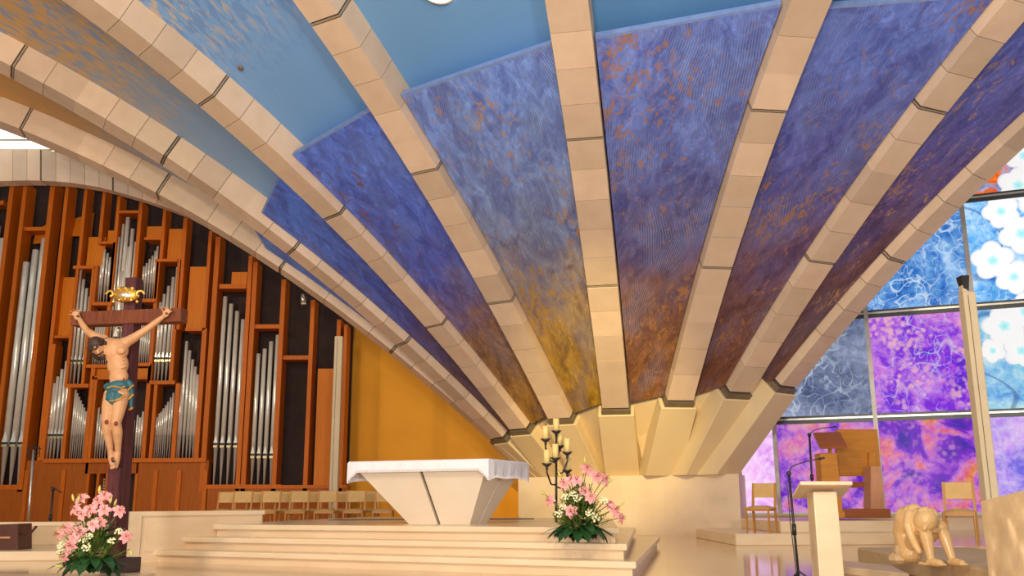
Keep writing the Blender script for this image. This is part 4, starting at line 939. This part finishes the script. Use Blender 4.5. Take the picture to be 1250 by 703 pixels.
bouquet('pink lily arrangement standing on the floor before the cross', (P(112, 690, 10.0).x, 10.0, .03),
        [(120, 612, .0, D3(-.1, .6)), (127, 606, .05, D3(.4, .9)), (93, 622, .0, D3(-.6, .6)), (101, 628, -.1, D3(-.2, .3)), (110, 623, -.06, D3(.2, .6)), (127, 623, -.05, D3(.3, .5)), (145, 624, .05, D3(.8, .6)), (114, 641, -.17, D3(0, .3)), (122, 638, -.12, D3(.5, .5)),
         (83, 645, -.05, D3(-.8, .5)), (90, 652, -.15, D3(-.4, .2)), (97, 650, -.17, D3(.1, .4)), (74, 652, .0, D3(-1.1, .2)), (87, 666, -.17, D3(-.3, .2)), (80, 679, -.16, D3(-.8, -.3)), (153, 655, -.05, D3(.8, .3)), (100, 609, .1, D3(-.3, .9))],
        [(106, 669, -.2), (137, 661, -.17), (108, 656, -.18), (76, 666, -.1), (75, 674, -.1), (145, 650, -.05), (103, 660, -.18)],
        [(90, 612, .05, (-.3, 0, 1)), (96, 612, .05, (0, 0, 1)), (139, 618, .05, (.3, 0, 1)), (121, 603, .05, (0, 0, 1)), (134, 615, .0, (.2, 0, 1)), (159, 670, 0, (.4, -.2, -1)), (78, 692, -.15, (-.8, -.6, .2))], .36, .78, 9, .8)
# ================================================================== CANDELABRUM
DN = 11.4
cb = V((P(679, 640, DN).x, DN, .48)); can = thing('candelabrum', 'black wrought iron candelabrum with branching arms behind the flowers', 'candelabrum', cb)
def NP(px, py, dy=0): return P(px, py, DN + dy)
MB().lathe(cb, [(.0, 0), (.16, 0), (.16, .015), (.05, .04), (.02, .07)], 18).build('base', 'iron', can, True)
MB().tube([cb + V((0, 0, .05)), NP(679, 600), NP(679, 562)], [.016, .015, .013], 8).build('stem', 'iron', can, True)
CUPS = [(666, 537, 520, -.05), (679, 527, 511, .12), (678, 560, 542, -.08), (692.5, 553, 535, -.02), (667.6, 567, 549, -.12), (692.5, 575, 559, .1), (683.5, 545, 529, .2)]
for k, (x, yc, yt, dy) in enumerate(CUPS):
    c = NP(x, yc, dy); st = NP(679, (565, 563, 566, 578, 592, 594, 566)[k])
    if k in (0, 3, 4, 5): pts = [st, st.lerp(NP(x, yc + 12, dy), .55) + V((0, 0, -.06)), NP(x, yc + 10, dy), c]
    else: pts = [st, st.lerp(c, .5), c]
    arm = MB().tube(pts, .011, 7).build('arm', 'iron', can, True); MB().ball(c - V((0, 0, .045)), .018, 8, 6).build('knop', 'iron', arm, True)
    MB().lathe(c, [(.012, -.03), (.035, -.015), (.062, .012), (.064, .018), (.04, .012), (.01, .01)], 16).build('drip_pan', 'iron', can, True)
    rad = .038; cd_ = tag(MB().lathe(c + V((0, 0, .013)), [(rad, 0), (rad, NP(x, yt, dy).z - c.z - .013), (rad * .85, NP(x, yt, dy).z - c.z - .012)], 16).build('candle', 'wax', None, True),
        ['cream candle at the upper left of the candelabrum', 'topmost cream candle of the candelabrum', 'cream candle on the middle stem of the candelabrum', 'cream candle on the right arm of the candelabrum', 'lowest left cream candle of the candelabrum', 'lowest right cream candle near the lilies', 'cream candle half hidden behind the top of the candelabrum'][k], 'candle', 'candles on the candelabrum')
    for q in cd_.data.polygons: q.use_smooth = len(q.vertices) == 4
    MB().tube([c + V((0, 0, NP(x, yt, dy).z - c.z)), c + V((0, 0, NP(x, yt, dy).z - c.z + .015))], .003, 5).build('wick', 'black', cd_)
# ================================================================== RIGHT SIDE: ambo, stands, chairs
def rect(x0, x1, y0, y1): return [(x0, y0), (x1, y0), (x1, y1), (x0, y1)]
def X_(px, d, py=640): return P(px, py, d).x
slab('ambo_step', 'lower pale step of the ambo platform', rect(X_(897, 17.1), X_(1108, 17.1), 17.1, 20.8), 0, .2, 'marble_lip')
slab('ambo_step', 'upper pale step of the ambo platform under the wooden lectern', rect(X_(952, 17.6), X_(1103, 17.6), 17.6, 20.6), .2, .4, 'marble_lip')
DM = 19.2
def ap(px, py, d=DM): return P(px, py, d)
am = thing('ambo', 'orange wooden ambo with slanted book rest and tall side panel', 'lectern', (X_(1045, DM), DM, .4))
def abox(name, x0, y0, x1, y1, d0, d1, mat, par=None, xb0=None, xb1=None):
    a, b = ap(x0, y0, d0), ap(x1, y1, d0); la = ap(xb0 if xb0 is not None else x0, y1, d0).x; lb = ap(xb1 if xb1 is not None else x1, y1, d0).x; zt = ap((x0 + x1) / 2, y0, d0).z; zb_ = max(ap((x0 + x1) / 2, y1, d0).z, .4)
    return bevel(MB().hexa([(la, d0, zb_), (lb, d0, zb_), (lb, d1, zb_), (la, d1, zb_), (a.x, d0, zt), (b.x, d0, zt), (b.x, d1, zt), (a.x, d1, zt)]).build(name, mat, par or am), .008, 1)
abox('pedestal', 1001, 553, 1028, 632, 18.6, 18.95, 'ambo', None, 1007, 1030)
abox('neck', 1012, 541, 1016, 554, 18.72, 18.8, 'chairwood')
br_ = MB(); q0, q1 = ap(993, 531, 18.95), ap(1026, 530, 18.95); q2, q3 = ap(1034, 547, 18.55), ap(1001, 548, 18.55)
n = V((0, .02, .05)); rest = br_.hexa([q3, q2, q1, q0, q3 + n, q2 + n, q1 + n, q0 + n]).build('book_rest', 'ambo_red', am)
abox('tall_panel', 1022, 524, 1076, 581, 19.4, 19.55, 'ambo')
abox('panel_post', 1061, 552, 1076, 632, 19.3, 19.5, 'ambo'); abox('cross_bar', 1020, 588, 1066, 595, 19.3, 19.45, 'ambo_red')
abox('side_block', 1063, 569, 1080, 622, 18.9, 19.3, 'ambo_pink'); abox('base', 1027, 621, 1088, 632, 18.8, 19.6, 'ambo_red'); abox('base', 1004, 624, 1032, 632, 18.5, 19.0, 'ambo')
# microphone stands
def mic(label, d, base, pts, mats=('black', 'black'), r=.012, zbase=0.0, tripod=True):
    pb = P(base[0], base[1], d); pb.z = zbase; rt = thing('microphone_stand', label, 'microphone stand', pb)
    tp = P(pts[0][0], pts[0][1], d)
    if tripod:
        for k in range(3):
            a = 1.6 + k * 2.094; MB().tube([pb + V((0, 0, .14)), pb + V((.18 * math.cos(a), .18 * math.sin(a), .012))], .009, 6).build('leg', mats[0], rt)
    MB().tube([pb + V((0, 0, .01)), tp], r, 8).build('pole', mats[0], rt, True)
    md = pb.lerp(tp, .5); MB().tube([md - V((0, 0, .05)), md + V((0, 0, .05))], r * 1.7, 8).build('clutch', 'black', rt, True)
    MB().ball(tp, r * 2.0, 8, 6).build('joint', 'black', rt, True)
    ps = [P(x, y, d + dy) for x, y, dy in pts[1:]]
    MB().tube([tp] + ps, r * .45, 6).build('gooseneck', 'black', rt, True)
    MB().tube([ps[-1], ps[-1] + (ps[-1] - ps[-2]).normalized() * .05], [r * .9, r * .8], 8).build('microphone', 'black', rt, True)
    return rt
mic('black microphone stand in front of the marble reading desk', 8.9, (975, 700), [(963, 578), (966, 570, 0), (972, 567, -.02), (985, 563, -.05), (1000, 560, -.1)], zbase=0)
c_ = [P(x, y, 8.85) for x, y in ((960, 588), (962, 600), (965, 640), (970, 680), (972, 700))]
tag(MB().tube(c_, .005, 6).build('microphone_cable', 'black'), 'thin black cable hanging along the microphone stand', 'cable')
mic('thin black microphone stand beside the wooden ambo', 18.3, (994, 632), [(988, 531), (990, 528, 0), (996, 524, -.05), (1008, 522, -.1), (1018, 521, -.15)], r=.02, zbase=.4, tripod=False)
mic('black microphone stand before the organ base', 18.5, (59, 660), [(65, 597), (62, 594, 0), (68, 597, -.1), (73, 600, -.2)], r=.02, zbase=0)
# music stand at far left
d = 17.0; pb = V((X_(33, d, 660), d, 0)); rt = thing('music_stand', 'slim metal stand with wire top at far left', 'stand', pb)
tp = P(41, 549, d); MB().tube([pb, tp], .022, 8).build('pole', 'steel', rt, True)
for k in range(3):
    a = k * 2.1 + .3; MB().tube([pb + V((0, 0, .25)), pb + V((.3 * math.cos(a), .3 * math.sin(a), .01))], .012, 6).build('leg', 'black', rt)
for y0, x0, x1 in ((547, 33, 50), (552, 35, 47), (557, 32, 46)):
    MB().tube([P(x0, y0, d), P((x0 + x1) / 2, y0 - 1.5, d), P(x1, y0 + 1, d)], .012, 6).build('wire_arm', 'black', rt)
for x in (35, 41, 48): MB().tube([P(x, 544, d), P(x, 558, d)], .010, 6).build('wire_arm', 'black', rt)
# wooden kneeler at the left edge
d = 14.0; b0 = V((X_(5, d, 660), d, .13)); kn = thing('wooden_kneeler', 'dark red wooden seat box at the left edge', 'kneeler', b0)
x0, x1 = X_(-30, d, 655), X_(22, d, 655); zt = P(10, 641, d).z
MB().hexa([(x0, d, .13), (x1 + .02, d, .13), (x1 + .02, d + .4, .13), (x0, d + .4, .13), (x0, d, zt), (x1 - .02, d, zt + .02), (x1 - .02, d + .4, zt + .02), (x0, d + .4, zt)]).build('box', 'brown', kn)
MB().tube([(x0, d - .02, (zt + .13) / 2), (x1 - .1, d - .02, (zt + .13) / 2)], .015, 6).build('rail', 'ambo_pink', kn)
MB().tube([(x1, d + .1, zt - .12), (x1 + .12, d + .05, zt - .15), (x1 + .25, d, zt - .02)], .018, 6).build('arm', 'brown', kn)
# marble reading desk
d = 9.0; rb = V((X_(1008, d, 700), d + .1, 0)); rd = thing('reading_desk', 'pale marble reading desk on a square column', 'lectern', rb)
xa, xb = P(993, 605, d).x, P(1022, 605, d).x; zt = P(1005, 600, d).z
bevel(MB().hexa([(xa + .0, d, 0), (xb + .01, d, 0), (xb + .01, d + .22, 0), (xa, d + .22, 0), (xa, d, zt), (xb, d, zt), (xb, d + .22, zt), (xa, d + .22, zt)]).build('column', 'marble', rd), .01, 2)
f = [P(977, 592, d - .12), P(1041, 592, d - .12), P(1029, 607, d + .40), P(967, 609, d + .40)]; up = V((0, .0, .035))
bevel(MB().hexa(f + [p + up for p in f]).build('slanted_top', 'marble_lip', rd), .006, 1)
# two chairs
c = V((X_(930, 17.4, 640), 17.42, .201)); c2 = dup(ch, c, math.radians(-33), 'wooden chair standing by the lilac window at the plinth corner'); c2['group'] = 'side chairs by the window'
quad = [(X_(1128, 13.2, 650), 13.2), (7.6, 13.2), (9.8, 20.5), (X_(1112, 20, 650), 20.5)]
quad_floor('floor', quad, .15, 'floor', .15)
c = V((X_(1174, 14.4, 650), 14.4, .151)); c3 = dup(ch, c, math.radians(-28), 'wooden chair standing between the crouching statue and the carved block'); c3['group'] = 'side chairs by the window'
# posts
def post(label, d, pt, pb, wd, z0, cap=False):
    t_, b_ = P(*pt, d), P(*pb, d); hw = wd / 2
    rt = thing('square_post', label, 'post', (b_.x, d, z0))
    bevel(MB().box((b_.x - hw, d - hw, z0), (b_.x + hw, d + hw, t_.z)).build('shaft', 'post', rt), .01, 1)
    MB().box((b_.x - hw * .35, d - hw - .006, z0 + .1), (b_.x - hw * .25, d - hw, t_.z - .05)).build('groove', 'plate', rt)
    if cap:
        MB().box((b_.x - hw * .9, d - .05, t_.z), (b_.x - hw * .1, d + .05, t_.z + .09)).build('bracket', 'post', rt)
        MB().hexa([(b_.x - hw * .7, d - .06, t_.z + .05), (b_.x + hw * .1, d - .06, t_.z + .02), (b_.x + hw * .1, d + .06, t_.z + .02), (b_.x - hw * .7, d + .06, t_.z + .05), (b_.x - hw * 1.0, d - .08, t_.z + .22), (b_.x + hw * .3, d - .08, t_.z + .22), (b_.x + hw * .3, d + .08, t_.z + .22), (b_.x - hw * 1.0, d + .08, t_.z + .22)]).build('lamp_head', 'black', rt)
post('tall pale square post with a small black lamp before the window', 12.4, (1182, 357), (1203, 560), .165, .0, True)
post('pale square post beside the organ and the ochre wall', 24.6, (413, 411), (409, 560), .21, .16)
# ================================================================== SCULPTURES
ZS = .20
e0, e1 = PZ(1046, 668, ZS), PZ(1206, 695, ZS)
ed = (e1 - e0).normalized(); en = V((-ed.y, ed.x, 0)); en = en if en.x > 0 else -en
slab('stone_plinth', 'low sloping stone plinth under the crouching statue', [(e0.x, e0.y), (e1.x, e1.y), (e1.x + en.x * 1.5, e1.y + en.y * 1.5), (e0.x + en.x * 1.3, e0.y + en.y * 1.3)], 0, ZS, 'relief', 'plinth', .02)
g0, g1 = PZ(1024, 691, .08), PZ(1110, 700, .08)
slab('stone_kerb', 'low stone kerb at the foot of the reading desk', [(g0.x, g0.y), (g1.x, g1.y), (g1.x + .3, g1.y + 1.2), (g0.x + .25, g0.y + 1.4)], 0, .08, 'marble', 'kerb')
def SP(px, py, d): return P(px, py, d)
zs = ZS + .001
cs = V((SP(1125, 675, 8.75).x, 8.75, ZS)); st = thing('crouching_statue', 'crouching bowed figure carved in pale polished stone', 'statue', cs)
mb = MB()
pel = SP(1110, 664, 8.98); pel.z = ZS + .085
mb.ball(pel, (.105, .11, .085), 14, 9)
mb.tube([pel, SP(1104, 648, 9.0), SP(1107, 632, 8.92), SP(1115, 624, 8.82)], [.10, .105, .105, .075], 14); 
for p, r in ((SP(1104, 648, 9.0), .104), (SP(1107, 632, 8.92), .104), (SP(1116, 625, 8.82), .078)): mb.ball(p, r, 12, 8)
hc = SP(1130, 635, 8.62)
mb.tube([SP(1118, 627, 8.78), hc], [.06, .05], 10)
RS = Matrix.Rotation(math.radians(35), 3, 'Y') @ Matrix.Rotation(math.radians(38), 3, 'X')
mb.ball(hc, (.10, .11, .115), 16, 10, RS); mb.ball(hc + RS @ V((0, -.03, -.075)), (.055, .06, .05), 12, 8, RS)
mb.tube([hc + RS @ V((0, -.092, .01)), hc + RS @ V((0, -.12, -.035))], [.012, .02], 8); mb.ball(hc + RS @ V((0, -.09, -.065)), (.028, .014, .008), 8, 5, RS)
for sx in (-1, 1): mb.ball(hc + RS @ V((sx * .088, .0, -.01)), (.012, .024, .034), 8, 6, RS); mb.ball(hc + RS @ V((sx * .034, -.09, .02)), (.022, .012, .01), 8, 5, RS)
for k in range(46):   # carved locks
    a = random.uniform(0, 6.28); b = random.uniform(.15, 1.35); p = V((.10 * math.cos(a) * math.cos(b), .11 * abs(math.sin(a)) * math.cos(b), .115 * math.sin(b))); mb.ball(hc + RS @ p, (.017, .017, .012), 7, 5, RS)
def limb2(pts, rads): 
    mb.tube(pts, rads, 12); [mb.ball(p, r * .98, 10, 6) for p, r in zip(pts, rads)]
def zfix(p, z): p = p.copy(); p.z = z; return p
# near arm hanging to the ground
limb2([SP(1111, 629, 8.75), SP(1109, 642, 8.70), SP(1113, 655, 8.66), SP(1118, 666, 8.63), SP(1122, 673, 8.60)], [.052, .046, .038, .034, .026])
hp = SP(1124, 676, 8.58); hp.z = ZS + .02; mb.ball(hp, (.03, .035, .018), 10, 6)
for k in range(4): 
    q0 = hp + V((-.018 + .013 * k, -.02, 0)); mb.tube([q0, q0 + V((.01, -.03, .002)), q0 + V((.014, -.05, -.008))], [.0095, .009, .008], 7)
mb.tube([hp + V((.02, 0, .0)), hp + V((.045, -.02, -.004))], [.01, .008], 7)
# far arm folded over the knee
limb2([SP(1137, 632, 8.86), SP(1150, 642, 8.80), SP(1145, 647, 8.66), SP(1139, 647, 8.6)], [.045, .038, .034, .026])
# legs, knees up, feet forward
for hip, kne, ank, toe in ((SP(1115, 662, 8.9), SP(1129, 645, 8.60), SP(1135, 668, 8.56), SP(1151, 678, 8.42)), (SP(1122, 662, 8.98), SP(1149, 643, 8.68), SP(1161, 668, 8.60), SP(1178, 682, 8.42))):
    ank = zfix(ank, ZS + .055); toe = zfix(toe, ZS + .018)
    limb2([hip, hip.lerp(kne, .5), kne, kne.lerp(ank, .35), kne.lerp(ank, .75), ank], [.082, .07, .056, .056, .04, .033])
    heel = zfix(ank - (toe - ank) * .18, ZS + .03); limb2([heel, ank.lerp(toe, .3) - V((0, 0, .012)), ank.lerp(toe, .75), ], [.032, .036, .03])
    dv = (toe - ank); dv.z = 0; dv.normalize(); sv = V((-dv.y, dv.x, 0))
    for k in range(5): 
        q0 = zfix(ank.lerp(toe, .75), ZS + .018) + sv * (.026 - .013 * k); mb.tube([q0, q0 + dv * (.045 - .006 * abs(k - 1))], [.0125, .010], 7)
remesh_obj(mb, 'body', 'carved', .006, st, 2)
rk = MB(); q = SP(1101, 660, 9.02); q.z = ZS + .10
rk.ball(q, (.09, .10, .10), 9, 6); rk.ball(q + V((-.02, .03, -.06)), (.11, .11, .06), 8, 5); ro = rk.build('rock_seat', 'relief', st)
# carved relief block at the right edge
d = 7.3; tl, tr = P(1197, 612, d), P(1320, 580, d - .9); N = 44; Hn = 30
rl = MB(); vs = []
for j in range(Hn + 1):
    for i in range(N + 1):
        u, v_ = i / N, j / Hn; a = tl.lerp(tr, u); x = a.x; y = a.y; zt = a.z; z = zt * v_
        nz = noise.fractal(V((u * 4.2, v_ * 3.4, 1.7)), .9, 2.1, 4) ; w2 = math.sin((u * 9 + v_ * 5) + 2.5 * noise.noise(V((u * 3, v_ * 3, 4))))
        edge = min(1, u * 14, (1 - u) * 14, (1 - v_) * 12)
        vs.append((x, y - (.06 * nz + .05 * abs(w2) ** 1.5) * edge, z))
rl.mesh(vs, [(j * (N + 1) + i, j * (N + 1) + i + 1, (j + 1) * (N + 1) + i + 1, (j + 1) * (N + 1) + i) for j in range(Hn) for i in range(N)])
back = V((.25, .5, 0)); c0 = V((tl.x, tl.y, 0)); c1 = V((tr.x, tr.y, 0))
for f_ in ([c0, tl, tl + back, c0 + back], [tl, tr, tr + back, tl + back], [tr, c1, c1 + back, tr + back], [c0 + back, tl + back, tr + back, c1 + back]): rl.face(f_)
tag(rl.build('relief_block', 'relief', None, True), 'rough carved stone relief block at the right edge', 'relief')
rl_o = bpy.data.objects['relief_block']; [setattr(p, 'use_smooth', False) for p in rl_o.data.polygons[-4:]]
# spotlight hanging under the organ arch
sp_ = P(370, 365, 25.4); sl = thing('spotlight', 'small metal spotlight hanging under the arch beside the organ', 'lamp', sp_)
MB().tube([sp_ + V((-.02, 0, .13)), sp_ + V((.02, 0, -.12))], [.055, .075], 12).build('can', 'steel', sl, True); MB().tube([sp_ + V((.10, 0, .30)), sp_ + V((.10, 0, -.05))], .015, 6).build('bracket', 'black', sl)
MB().tube([sp_ + V((.02, 0, -.12)), sp_ + V((.022, 0, -.15))], [.075, .07], 12).build('lens', 'key', sl)
